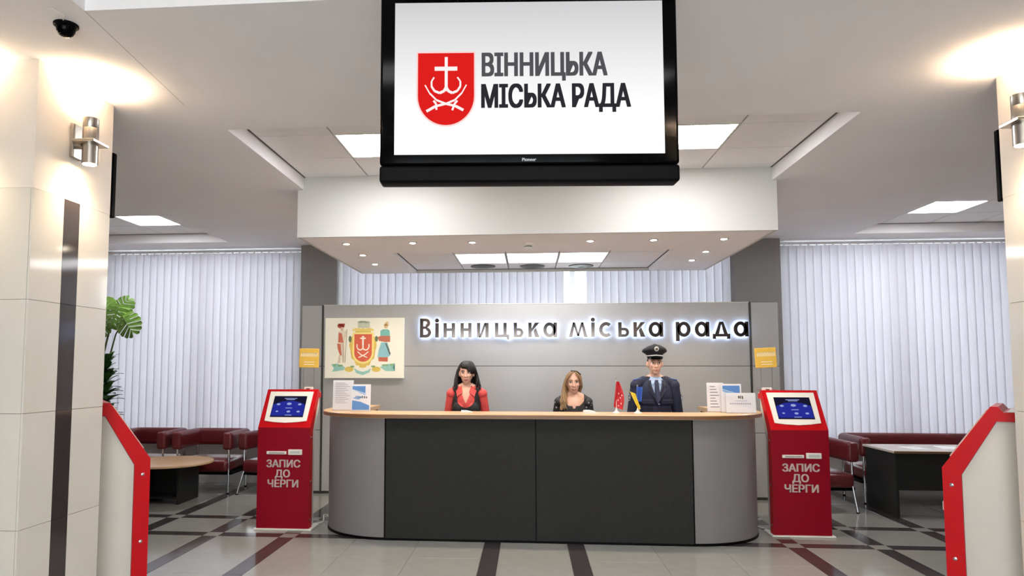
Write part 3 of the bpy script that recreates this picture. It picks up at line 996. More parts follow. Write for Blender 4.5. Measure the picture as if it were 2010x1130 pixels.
# ---- yellow signs on wire posts on top of the kiosks
M_yel = mat('yellow_card', (232, 186, 74), 0.5, var=0.05, scale=20)
M_yelw = mat('card_print', (246, 236, 206), 0.5)
def yellow_sign(label, loc, tilt):
    s = thing('wire_sign', label, 'sign', loc, 0, 'yellow signs on the kiosks')
    MB().rbox(-0.045, 0.045, -0.02, 0.02, 0, 0.05, .006, 2).build('base_block', M_white, s)
    MB().add([(-.018, -.0212, .012), (.018, -.0212, .012), (.018, -.0212, .036), (-.018, -.0212, .036), (-.018, -.0198, .012), (.018, -.0198, .012), (.018, -.0198, .036), (-.018, -.0198, .036)],
             [(0, 1, 2, 3), (4, 5, 6, 7), (0, 1, 5, 4), (1, 2, 6, 5), (2, 3, 7, 6), (3, 0, 4, 7)]).build('block_mark', mat('mark_brown', (90, 66, 56), .5), s)
    MB().tube([(-.1, 0, .03), (.1, 0, .03)], .0035, 6).build('cross_wire', M_chrome, s)
    for x in (-0.055, 0.055):
        MB().tube([(x, 0, 0.03), (x, 0, 0.275)], 0.0035, 6).build('post', M_chrome, s)
    b = MB().rbox(-0.105, 0.105, -0.006, 0.006, 0, 0.2, .004, 1)
    bo = b.build('board', M_yel, s, loc=(0, -0.008, 0.25))
    bo.rotation_euler = (0, tilt, 0)
    pr = MB()
    xx = -0.085
    rnd = random.Random(3)
    while xx < 0.075:
        w = rnd.uniform(.012, .024)
        pr.box(xx, xx + w * .35, -.0068, -.0058, .115, .155); pr.box(xx, xx + w, -.0068, -.0058, .147, .155)
        pr.box(xx + w * .7, xx + w, -.0068, -.0058, .115, .15)
        xx += w + .006
    for z in (.03, .055):
        pr.box(-.05, .06, -.0068, -.0058, z, z + .007)
    pr.build('board_print', M_yelw, bo)
    return s
yellow_sign('small yellow sign on wire posts above the left kiosk', (-2.295, 7.222, 1.3435), 0.02)
yellow_sign('small yellow sign on wire posts above the right kiosk', (2.385, 7.342, 1.3435), -0.05)

# ================================================================== SCONCES
def sconce(label, loc, rz, up=26):
    """wall at local y=0, lamp stands out towards -y"""
    s = thing('wall_sconce', label, 'wall lamp', loc, rz, 'steel up and down wall lamps')
    MB().rbox(-0.045, 0.045, -0.022, 0, -0.10, 0.10, .003, 1).build('back_plate', M_brush, s)
    a = MB()
    a.box(-0.03, 0.03, -0.06, -0.022, -0.035, 0.0)
    a.build('arm', M_brush, s)
    MB().rbox(-0.075, 0.075, -0.165, -0.03, -0.02, -0.004, .002, 1).build('square_plate', M_brush, s)
    c = MB()
    c.lathe([(0.040, -.135), (.043, -.135), (.043, -.0205)], (0, -.098, 0), 28)
    c.lathe([(.043, -.0035), (.043, .075), (.0415, .077), (.043, .079), (.043, .135), (.040, .135)], (0, -.098, 0), 28)
    c.build('cylinder', M_brush, s, smooth=40)
    e = emat('sconce_bulb', (255, 226, 180), 60.0)
    for z in (-.1365, .1355):
        MB().lathe([(.036, 0), (.036, .001)], (0, -.098, z), 20).build('lens', e, s)
    for z, r in ((-.15, 0.0), (.15, PI)):
        lamp('sconce_light', 'SPOT', 11 if z < 0 else up, (0, -.098, z), s, (1.0, .74, .50), (r, 0, 0), .03, math.radians(140), 1.0)
    return s
sconce('steel up-down wall lamp on the aisle side of the left column', (-2.63, 3.81, 2.905), PI / 2)
sconce('steel up-down wall lamp on the right column', (2.69, 3.85, 2.895), -PI / 2)
sconce('steel up-down wall lamp on the front of the left column just out of view', (-3.05, 3.49, 2.915), 0)
sconce('added unseen up-down wall lamp on the left column behind the viewer', (-2.63, -.29, 2.905), PI / 2, 140)  # lamps added out of view, strong uplight to lift the ceiling
sconce('added unseen up-down wall lamp on the right column behind the viewer', (2.69, -.25, 2.905), -PI / 2, 140)
# ---- black wall screens behind the columns
for sgn, lab in ((-1, 'black wall screen on the far side of the left column'), (1, 'black wall screen on the far side of the right column')):
    m = thing('wall_monitor', lab, 'monitor', (sgn * (2.99 if sgn < 0 else 3.055), 4.18, 2.55), 0)
    MB().rbox(-.35, .35, .035, .075, 0, .42, .008, 2).build('case', M_black, m)
    MB().box(-.33, .33, .0745, .0765, .02, .4).build('screen', mat('dark_screen', (14, 15, 18), .1), m)
    MB().box(-.1, .1, 0, .035, .12, .3).build('bracket', M_blackm, m)

# ================================================================== CEILING FITTINGS
dlab = ['first halogen downlight from the left in the front row under the slab', 'second halogen downlight from the left in the front row under the slab',
        'third halogen downlight from the left in the front row under the slab', 'third halogen downlight from the right in the front row under the slab',
        'second halogen downlight from the right in the front row under the slab', 'rightmost halogen downlight in the front row under the slab',
        'middle halogen downlight along the left side of the slab', 'rear halogen downlight along the left side of the slab',
        'middle halogen downlight along the right side of the slab', 'rear halogen downlight along the right side of the slab']
DL = [(-1.782, 6.73), (-1.124, 6.73), (-0.542, 6.745), (0.595, 6.76), (1.19, 6.755), (1.843, 6.755), (-1.785, 7.424), (-1.80, 8.10), (1.853, 7.49), (1.846, 8.09)]
M_bulb = emat('halogen_bulb', (255, 240, 214), 60.0)
for (x, y), lab in zip(DL, dlab):
    d = thing('downlight', lab, 'downlight', (x, y, ZS), 0, 'halogen downlights in the lowered slab')
    MB().lathe([(.03, -.006), (.043, -.005), (.046, 0), (.046, .002)], (0, 0, 0), 20).build('rim', M_brush, d, smooth=40)
    MB().lathe([(.026, -.008), (.029, -.006)], (0, 0, 0), 16).build('bulb', M_bulb, d)
    lamp('downlight_beam', 'SPOT', 16, (0, 0, -.015), d, (1, .84, .64), (0, 0, 0), .03, math.radians(105), .7)
M_vent = mat('vent_dark', (74, 72, 70), .5)
for x, y, lab in ((-0.561, 8.66, 'left round air vent under the slab'), (0.049, 8.69, 'middle round air vent under the slab'), (0.648, 8.72, 'right round air vent under the slab')):
    v = thing('air_vent', lab, 'air vent', (x, y, ZS + .04), 0, 'round air vents under the slab')
    MB().lathe([(.12, -.012), (.15, -.01), (.155, 0)], (0, 0, 0), 28).build('ring', M_vent, v, smooth=40)
    for r in (.04, .08):
        MB().lathe([(r, -.018), (r + .025, -.014), (r + .02, -.012)], (0, 0, 0), 24).build('cone', M_vent, v, smooth=40)
sd = thing('smoke_detector', 'small round smoke detector under the front of the slab', 'smoke detector', (0.0, 6.86, ZS))
MB().lathe([(.03, -.055), (.036, -.04), (.034, -.025), (.05, -.022), (.055, -.006), (.055, 0)], (0, 0, 0), 20).build('housing', M_white, sd, smooth=40)
MB().lathe([(.0365, -.036), (.0365, -.03)], (0, 0, 0), 16).build('sensor_slot', M_blackm, sd)
dm = thing('dome_camera', 'small black dome security camera on the ceiling near the left column', 'security camera', (-2.235, 3.14, ZC))
MB().lathe([(.052, -.012), (.056, -.008), (.056, 0)], (0, 0, 0), 28).build('base_ring', M_blackm, dm, smooth=40)
MB().lathe([(0.004, -.062), (.02, -.059), (.033, -.05), (.042, -.034), (.045, -.012)], (0, 0, 0), 28).build('dome', M_black, dm, smooth=60)
MB().tube([(0.0, .0, -.03), (-.012, -.03, -.047)], .009, 10).build('lens', M_chrome, dm)
MB().tube([(.02, -.05, -.003), (.05, -.09, -.004), (.04, -.16, -.004)], .003, 6).build('cable', M_white, dm)
# ================================================================== SEATING
def u_path(w, d, r, n=6):
    """U outline open to -y (front): starts at left front, runs round the back; inward normals"""
    L = [(-w, -d, 1, 0), (-w, d - r, 1, 0)]
    for k in range(1, n):
        a = PI - (PI / 2) * k / n
        L.append((-w + r + r * math.cos(a), d - r + r * math.sin(a), -math.cos(a), -math.sin(a)))
    L.append((-w + r, d, 0, -1)); L.append((w - r, d, 0, -1))
    for k in range(1, n):
        a = PI / 2 - (PI / 2) * k / n
        L.append((w - r + r * math.cos(a), d - r + r * math.sin(a), -math.cos(a), -math.sin(a)))
    L += [(w, d - r, -1, 0), (w, -d, -1, 0)]
    return L
def rrect(o0, o1, z0, z1, r, n=4):
    P = []
    for cx, cz, a0 in ((o1 - r, z1 - r, 0), (o0 + r, z1 - r, 90), (o0 + r, z0 + r, 180), (o1 - r, z0 + r, 270)):
        P += [(cx + r * math.cos(math.radians(a0 + 90 * k / n)), cz + r * math.sin(math.radians(a0 + 90 * k / n))) for k in range(n + 1)]
    return P
def armchair(label, loc, rz=0, half=0.40, seats=1, splay=0.0, name='armchair', cat='armchair'):
    a = thing(name, label, cat, loc, rz, 'maroon leather seats with chrome legs')
    w, d = half, 0.33
    b = MB().sweep(u_path(w, d, 0.13), rrect(0, 0.125, 0.55, 0.775, 0.055)).build('back_cushion', M_leather, a, smooth=50)
    # rounded front ends of the arms
    for sx in (-1, 1):
        MB().rbox(min(sx * w, sx * (w - .125)), max(sx * w, sx * (w - .125)), -d - .045, -d + .03, .552, .773, .035, 4).build('arm_pad', M_leather, b, smooth=60)
    sw_ = (2 * w - .10) / seats
    for k in range(seats):
        x0 = -w + .05 + k * sw_
        MB().rbox(x0 + .004, x0 + sw_ - .004, -d - .04, d - .09, 0.27, 0.43, .05, 4).build('seat', M_leather, a, smooth=60)
    MB().box(-w + .03, w - .03, -d + .02, d - .1, 0.235, 0.268).build('seat_frame', M_blackm, a)
    for sx in (-1, 1):
        for y in (-d + .02, d - .08):
            x = sx * (w - .06)
            yo = -splay if y < 0 else splay * .6
            MB().tube([(x + sx * splay * .3, y + yo, 0.012), (x, y, 0.30), (x, y, 0.60)], 0.0135, 10).build('leg', M_chrome, a, smooth=60)
            MB().lathe([(.016, 0), (.018, .012)], (x + sx * splay * .3, y + yo, 0), 10).build('foot', M_blackm, a)
    return a
armchair('maroon leather armchair with chrome legs directly behind the round table', (-4.155, 9.09, 0), 0)
armchair('maroon leather armchair partly hidden by the left side-on kiosk', (-5.03, 9.09, 0), 0)
armchair('maroon leather chair with splayed chrome legs mostly hidden by the left kiosk', (-3.30, 9.05, 0), math.radians(-12), .32, 1, .10)
armchair('long maroon leather sofa with chrome legs behind the dark desk', (4.80, 9.07, 0), 0, .93, 3, .0, 'sofa', 'sofa')
armchair('maroon leather chair with splayed chrome legs between right kiosk and desk', (3.27, 8.52, 0), math.radians(4), .33, 1, .06)

# ---- round coffee table
tb = thing('coffee_table', 'round wooden coffee table on a dark box base', 'coffee table', (-4.32, 8.2, 0))
MB().lathe([(.50, .452), (.522, .455), (.526, .465), (.522, .478), (.50, .48)], (0, 0, 0), 48).build('tabletop', M_wood, tb, smooth=30)
MB().box(.21, .235, -.17, .33, .0, .452).build('side_panel', M_darkpan, tb)
MB().box(-.235, -.21, -.17, .33, .0, .452).build('side_panel', M_darkpan, tb)
MB().box(-.21, .21, .10, .125, .05, .452).build('cross_panel', M_darkpan, tb)
MB().box(-.21, .21, -.15, .31, .06, .082).build('shelf', M_darkpan, tb)

# ---- desk on the right
dk = thing('desk', 'dark charcoal desk with a pale top beside the right kiosk', 'desk', (3.9, 7.97, 0))
M_desktop = mat('pale_desktop', (214, 206, 196), .22, var=.04, scale=8)
MB().rbox(-.02, 1.55, -.02, .70, .68, .705, .003, 1).build('desktop', M_desktop, dk)
MB().box(-.0205, 1.551, -.0215, -.0195, .681, .704).build('edge_band', M_woodedge, dk)
MB().box(0, .025, 0, .68, 0.0, .68).build('side_panel', M_darkpan, dk)
MB().box(1.51, 1.535, 0, .68, 0, .68).build('side_panel', M_darkpan, dk)
MB().box(.025, 1.51, .06, .08, .28, .68).build('modesty_panel', M_darkpan, dk)
M_paper = mat('paper', (240, 240, 238), .6)
for i, (x, y, r, lab) in enumerate(((.35, .3, .2, 'left white sheet in place of glare on the dark desk'), (.75, .36, -.15, 'middle white sheet in place of glare on the dark desk'), (1.1, .3, .05, 'right white sheet in place of glare on the dark desk'))):  # white sheets stand for the glare on the desktop
    o = MB().box(-.105, .105, -.148, .148, 0, .0012).build('glare_sheet', M_paper)
    o.location = (3.9 + x, 7.97 + y, .7052); o.rotation_euler = (0, 0, r)
    tag(o, lab, 'paper', 'glare sheets on the desk')

# ================================================================== PLANTS
M_leaf1 = mat('monstera_leaf', (98, 134, 52), .35, rnd=.12, var=.3, scale=8)
M_leaf2 = mat('broad_leaf', (58, 100, 44), .35, var=.22, scale=8, rnd=.1)
M_stem = mat('plant_stem', (92, 104, 58), .6, var=.1)
M_pot = mat('clay_pot', (150, 96, 66), .6, var=.06)
M_soil = mat('soil', (52, 40, 32), .9, var=.2)
def pot(t, r=.17, h=.3):
    MB().lathe([(r * .7, 0), (r * .75, .01), (r, h - .04), (r * 1.06, h - .04), (r * 1.06, h), (r * .96, h), (r * .9, h - .05)], (0, 0, 0), 28).build('pot', M_pot, t, smooth=30)
    MB().lathe([(r * .92, h - .05), (r * .5, h - .04)], (0, 0, 0), 20).build('soil', M_soil, t)
def monstera_leaf(s):
    """flat leaf outline with deep slits between lobes, slightly folded along its midrib"""
    mb = MB()
    nl = 6
    for side in (-1, 1):
        for k in range(nl):
            t0, t1 = k / nl, (k + .78) / nl
            def edge(t):
                a = math.radians(150 - 150 * t)
                r = .5 + .12 * math.sin(PI * t)
                return (side * r * math.sin(a) * 1.05, .42 - (.5 + .05 * t) * math.cos(a) * -1 - .42 + .05)
            # rib root along the midrib and lobe end on the rim
            y0 = -.12 + .82 * t0; y1 = -.12 + .82 * t1
            e0 = math.radians(-52 + 135 * t0); e1 = math.radians(-52 + 135 * (t1 + .02))
            R0 = .50; cx, cy = 0, .28
            p = [(0, y0), (0, y1), (side * R0 * math.cos(e1) * 1.0, cy + R0 * math.sin(e1) * 1.12), (side * R0 * math.cos((e0 + e1) / 2) * 1.07, cy + R0 * math.sin((e0 + e1) / 2) * 1.17), (side * R0 * math.cos(e0), cy + R0 * math.sin(e0) * 1.12)]
            z = [0, 0, -.05, -.09, -.07]
            vs = [(q[0] * s, q[1] * s, (zz - .18 * abs(q[0]) ** 2 - .12 * q[1] ** 2) * s) for q, zz in zip(p, z)]
            vs2 = [(x, y, zz - .003) for x, y, zz in vs]
            mb.add(vs + vs2, [(0, 1, 2, 3, 4), (9, 8, 7, 6, 5)] + [(i, (i + 1) % 5, 5 + (i + 1) % 5, 5 + i) for i in range(5)])
    mb.tube([(0, -.12 * s, .002), (0, .3 * s, 0), (0, .8 * s, -.07 * s)], [.006 * s * 2, .005 * s * 2, .002], 6)
    return mb.mesh('leaf', M_leaf1)
mo = thing('monstera_plant', 'tall monstera with split green leaves behind the left column', 'potted plant', (-5.43, 8.35, 0))
pot(mo, .2, .36)
for (x, y, z, s, rx, ry, rz) in ((.36, -.05, 2.34, .33, 78, 0, 165), (.47, -.10, 2.2, .31, 80, 0, 215), (.17, -.02, 2.2, .32, 70, 0, 150), (.30, .04, 2.3, .28, 75, 0, -30),
                                (.18, .02, 2.33, .3, 65, 0, 60), (-.2, .05, 2.2, .3, 55, 0, 80), (-.1, -.02, 1.9, .3, 60, 0, 140)):
    l = link('leaf', monstera_leaf(s), mo, (x, y, z), (math.radians(rx), math.radians(ry), math.radians(0)))
    # tip direction turned in the leaf plane
    l.rotation_euler = (Matrix.Rotation(math.radians(rx), 3, 'X') @ Matrix.Rotation(math.radians(rz), 3, 'Z')).to_euler()
    sx = random.uniform(-.05, .05)
    MB().tube([(sx, 0, .3), (sx * 2 + x * .2, .03, 1.2), (x * .7, y * .5 + .02, z - .2), (x, y + .005, z)], [.016, .014, .009, .006], 8).build('stem', M_stem, mo, smooth=60)
dr = thing('broadleaf_plant', 'dense dark green broad-leaved plant below the monstera', 'potted plant', (-4.86, 7.75, 0))
pot(dr, .16, .28)
MB().tube([(0, 0, .25), (.02, 0, .9), (.0, 0, 1.62)], [.02, .017, .009], 8).build('stem', M_stem, dr, smooth=60)
def blade(L, w):
    mb = MB()
    n = 6
    vs, fs = [], []
    for i in range(n + 1):
        t = i / n
        ww = w * math.sin(PI * min(1, t * .92 + .06)) ** .7
        zz = -.32 * L * t * t
        for q, dz in ((-ww, .15 * w), (0, 0), (ww, .15 * w)):
            vs.append((q, L * t * (1 - .12 * t), zz + dz))
    for i in range(n):
        for k in range(2):
            a = i * 3 + k
            fs.append((a, a + 1, a + 4, a + 3))
    m = len(vs)
    vs += [(x, y, z - .002) for x, y, z in vs]
    fs += [tuple(q + m for q in f[::-1]) for f in fs]
    return mb.add(vs, fs).mesh('leaf', M_leaf2, 60)
bl = [blade(.20, .042), blade(.17, .048), blade(.22, .036)]
rnd = random.Random(11)
for i in range(90):
    z = 1.02 + .66 * (i / 90) + rnd.uniform(-.02, .02)
    az = i * 2.399
    o = link('leaf', bl[i % 3], dr, (0.01, 0, z), (math.radians(rnd.uniform(5, 50) + 25 * (i / 90)), 0, az))
    sc_ = 1.05 - .45 * max(0, i / 90 - .45)
    o.scale = (sc_, sc_, sc_)

# ================================================================== SMALL THINGS ON THE COUNTER
ZK = 1.1685
M_acr = bpy.data.materials.new('acrylic')
M_acr.use_nodes = True
nt = M_acr.node_tree
nt.nodes.clear()
o_ = nt.nodes.new('ShaderNodeOutputMaterial'); mx = nt.nodes.new('ShaderNodeMixShader')
tr = nt.nodes.new('ShaderNodeBsdfTransparent'); gl = nt.nodes.new('ShaderNodeBsdfGlossy'); fr = nt.nodes.new('ShaderNodeLayerWeight')
fr.inputs[0].default_value = .06
gl.inputs['Roughness'].default_value = .03
nt.links.new(fr.outputs[0], mx.inputs[0]); nt.links.new(tr.outputs[0], mx.inputs[1]); nt.links.new(gl.outputs[0], mx.inputs[2]); nt.links.new(mx.outputs[0], o_.inputs[0])
M_blue1 = mat('print_blue', (92, 142, 200), .5); M_blue2 = mat('print_light_blue', (150, 186, 222), .5)
M_ink = mat('print_ink', (96, 92, 96), .6); M_ink2 = mat('print_faint', (176, 166, 168), .6); M_dark = mat('print_black', (40, 36, 38), .6)
M_sheet = mat('holder_sheet', (232, 228, 228), .5)
def holder(name, label, loc, w, h, rz, tilt, sheet=M_sheet, cat='leaflet holder'):
    t = thing(name, label, cat, loc, rz)
    MB().box(-w / 2, w / 2, -.01, .06, 0, .003).build('stand', M_acr, t)
    f = link('display', MB().box(-w / 2, w / 2, .0, .002, .003, h).mesh('display', sheet), t, None, (-tilt, 0, 0))
    MB().box(-w / 2 - .004, w / 2 + .004, -.004, -.002, .003, h * .96).build('acrylic_front', M_acr, f)
    return t, f
def pr2(f, polys, m, name):
    mb = MB()
    for p in polys: mb.prism(p, -.0012, .0)
    return mb.build(name, m, f)
def rc(x0, x1, z0, z1): return [(x0, z0), (x1, z0), (x1, z1), (x0, z1)]
# blue and white leaflet, left end
t, f = holder('leaflet_stand', 'upright leaflet with blue and white print on the left end of the counter', (-1.655, 6.86, ZK), .195, .262, .04, .08)
pr2(f, [[(-.085, .245), (.045, .245), (.045, .175), (-.085, .215)], [(-.085, .105), (.0, .09), (.085, .055), (.085, .012), (-.085, .012)]], M_blue1, 'print_blue')
pr2(f, [[(-.085, .21), (.045, .17), (.045, .155)], [(-.085, .125), (-.03, .15), (.02, .14), (-.02, .11)]], M_blue2, 'print_light')
pr2(f, [rc(-.05 + .02 * k, -.038 + .02 * k, .125, .148 - .003 * (k % 3)) for k in range(6)], M_ink, 'print_heading')
t, f = holder('notice_stand', 'pale text notice in a clear stand under the plaque', (-1.86, 6.96, ZK), .21, .30, -.02, .06)
pr2(f, [rc(-.08, .02 + .012 * ((k * 7) % 5), .27 - .018 * k, .275 - .018 * k) for k in range(12)], M_ink2, 'notice_lines')
# right end
t, f = holder('notice_stand', 'narrow text notice in a clear stand on the right end of the counter', (1.80, 7.03, ZK), .16, .28, .02, .06)
pr2(f, [rc(-.05, .0 + .012 * ((k * 5) % 4), .24 - .028 * k, .246 - .028 * k) for k in range(8)], M_ink, 'notice_lines')
t, f = holder('leaflet_stand', 'blue-topped leaflet behind the white name card', (1.925, 6.93, ZK), .19, .272, .02, .08)
pr2(f, [[(-.08, .255), (.08, .255), (.08, .15), (.03, .19), (-.08, .225)]], M_blue1, 'print_blue')
pr2(f, [[(-.08, .222), (.03, .187), (.08, .147), (.08, .135), (.02, .165), (-.08, .2)]], M_blue2, 'print_light')
t, f = holder('name_card', 'white name card with a small dark emblem on the right end of the counter', (1.985, 6.84, ZK), .275, .19, .02, .12, cat='name card')
pr2(f, [rc(-.035, .035, .125, .168)], M_white, 'emblem_ground')
pr2(f, [[(-.022, .16), (-.012, .164), (-.008, .145), (-.016, .134), (-.024, .142)], [(-.004, .163), (.006, .163), (.008, .136), (.0, .131), (-.006, .14)], [(.012, .163), (.022, .16), (.024, .132), (.014, .13), (.017, .147)]], M_dark, 'emblem')
pr2(f, [rc(-.1 + .02 * k, -.088 + .02 * k, .082, .094) for k in range(10)] + [rc(-.05, .06, .113, .117)], M_ink2, 'card_text')
# loose papers in front of the women
for (x, y, r, tl, lab) in ((0.575, 6.72, .3, .25, 'folded white paper on the counter before the blonde woman'), (-.60, 6.80, .1, .12, 'small white paper on the counter before the dark-haired woman')):
    mb = MB()
    mb.prism([(-.055, 0), (.055, 0), (.05, .002), (.0, tl * .11), (-.052, .002 + tl * .1)], -.06, .06, 'y')
    o = mb.build('folded_paper', M_paper)
    o.location = (x, y, ZK); o.rotation_euler = (0, 0, r)
    tag(o, lab, 'paper')
# ---- table flags
def table_flag(label, loc, h, rz=0):
    t = thing('table_flag', label, 'flag', loc, rz, 'table flags on the counter')
    MB().lathe([(.038, 0), (.038, .008), (.02, .014), (.009, .03), (.006, .05)], (0, 0, 0), 20).build('base', M_white, t, smooth=40)
    MB().tube([(0, 0, .04), (0, 0, h)], .0032, 8).build('pole', M_white, t)
    MB().ell((0, 0, h + .006), (.006, .006, .011), 10, 8).build('finial', M_brush, t)
    return t
def drape(t, name, m, f, nu=14, nv=16):
    vs, fs = [], []
    for j in range(nv + 1):
        for i in range(nu + 1):
            vs.append(f(i / nu, j / nv))
    for j in range(nv):
        for i in range(nu):
            a = j * (nu + 1) + i
            fs.append((a, a + 1, a + nu + 2, a + nu + 1))
    n = len(vs)
    vs += [(x, y + .0012, z) for x, y, z in vs]
    fs += [tuple(q + n for q in r[::-1]) for r in fs]
    return MB().add(vs, fs).build(name, m, t, smooth=60)
M_fred = mat('flag_red', (196, 42, 50), .6, var=.1, scale=20); M_fyel = mat('flag_yellow', (236, 212, 76), .6, var=.05, scale=20)
M_fblue = mat('flag_blue', (52, 92, 178), .6, var=.06, scale=20); M_fwhite = mat('flag_white', (232, 214, 212), .6)
rf = table_flag('small crimson table flag on a white stand', (0.815, 6.74, ZK), .315)
def frd(u, v):
    z = .295 - .235 * v - .03 * u * v
    wdt = .028 + .065 * math.sin(min(1, v * 1.1) * PI * .62)
    x = -.028 * v + wdt * u
    return (x, -.012 * math.sin(u * 9 + v * 2) - .006, z)
cl = drape(rf, 'cloth', M_fred, frd)
for (u, v) in ((.45, .45), (.6, .6), (.4, .7), (.7, .8), (.5, .9), (.75, .5)):
    q = frd(u, v)
    MB().ell((q[0], q[1] - .002, q[2]), (.005, .001, .008), 8, 6).build('flag_emblem', M_fwhite, cl)
uf = table_flag('small blue and yellow table flag on a white stand', (1.012, 6.74, ZK), .25)
def fuy(side):
    def g(u, v):
        if side == 'b':
            x = -.01 + u * .055 * (1 - .2 * v); z = .245 - .135 * v + .0 * u
        else:
            x = -.075 + .075 * v + u * (.052 - .028 * v); z = .205 - .165 * v - .02 * u * (1 - v)
        return (x, -.01 * math.sin(u * 8 + v) - (.008 if side == 'b' else .02), z)
    return g
drape(uf, 'blue_cloth', M_fblue, fuy('b'))
drape(uf, 'yellow_cloth', M_fyel, fuy('y'))
def cat_rom(P, n=6):
    P = [Vector(p) for p in P]
    Q = [P[0]] + P + [P[-1]]
    out = []
    for i in range(1, len(Q) - 2):
        a, b, c, d = Q[i - 1:i + 3]
        for k in range(n):
            t = k / n
            out.append(.5 * (2 * b + (c - a) * t + (2 * a - 5 * b + 4 * c - d) * t * t + (3 * b - a - 3 * c + d) * t ** 3))
    return out + [P[-1]]
# ---- cables on the floor beside the kiosks
for lab, pts, m in (('white power cable on the floor right of the left kiosk', [(-2.20, 7.15, .008), (-2.13, 7.25, .008), (-2.16, 7.4, .05), (-2.10, 7.48, .008), (-2.15, 7.7, .008), (-2.25, 8.2, .008)], M_white),
                    ('pale cable coil on the floor left of the right kiosk', [(2.33, 7.3, .008), (2.27, 7.42, .01), (2.29, 7.55, .05), (2.34, 7.48, .06), (2.28, 7.72, .008), (2.4, 8.2, .006)], M_white)):
    o = MB().tube(cat_rom(pts), .007, 8).build('power_cable', m, smooth=60)
    tag(o, lab, 'cable')
# ================================================================== PEOPLE
def remesh(mb, voxel, smooth_it=6):
    me = mb.mesh('tmp', M_skin)
    ob = link('tmp', me)
    r = ob.modifiers.new('r', 'REMESH'); r.mode = 'VOXEL'; r.voxel_size = voxel; r.adaptivity = 0
    s = ob.modifiers.new('s', 'SMOOTH'); s.factor = .5; s.iterations = smooth_it
    bpy.context.view_layer.update()
    out = bpy.data.meshes.new_from_object(ob.evaluated_get(bpy.context.evaluated_depsgraph_get()))
    bpy.data.objects.remove(ob)
    bpy.data.meshes.remove(me)
    out.polygons.foreach_set('use_smooth', [True] * len(out.polygons))
    return out
def shell(body, pred, off, name, m, parent, thick=.004):
    vn = [v.normal.copy() for v in body.vertices]
    idx, vs, fs = {}, [], []
    for p in body.polygons:
        if pred(p.center, p.normal):
            f = []
            for i in p.vertices:
                if i not in idx:
                    idx[i] = len(vs); vs.append(body.vertices[i].co + vn[i] * off)
                f.append(idx[i])
            fs.append(f)
    # even out the cut edge of the cloth
    cnt = {}
    for f in fs:
        for i in range(len(f)):
            e = tuple(sorted((f[i], f[(i + 1) % len(f)])))
            cnt[e] = cnt.get(e, 0) + 1
    nb_ = {}
    for (a, b), n in cnt.items():
        if n == 1:
            nb_.setdefault(a, []).append(b); nb_.setdefault(b, []).append(a)
    for _ in range(8):
        new = {i: vs[i] * .4 + sum((vs[j] for j in q), Vector()) * (.6 / len(q)) for i, q in nb_.items()}
        for i, p in new.items(): vs[i] = p
    me = bpy.data.meshes.new(name)
    me.from_pydata(vs, [], fs)
    me.materials.append(m)
    me.polygons.foreach_set('use_smooth', [True] * len(fs))
    o = link(name, me, parent)
    md = o.modifiers.new('thickness', 'SOLIDIFY'); md.thickness = thick; md.offset = -1
    return o
def seg_d(p, a, b):
    a = Vector(a); b = Vector(b); p = Vector(p)
    ab = b - a
    t = max(0, min(1, (p - a).dot(ab) / ab.dot(ab)))
    return (p - (a + ab * t)).length
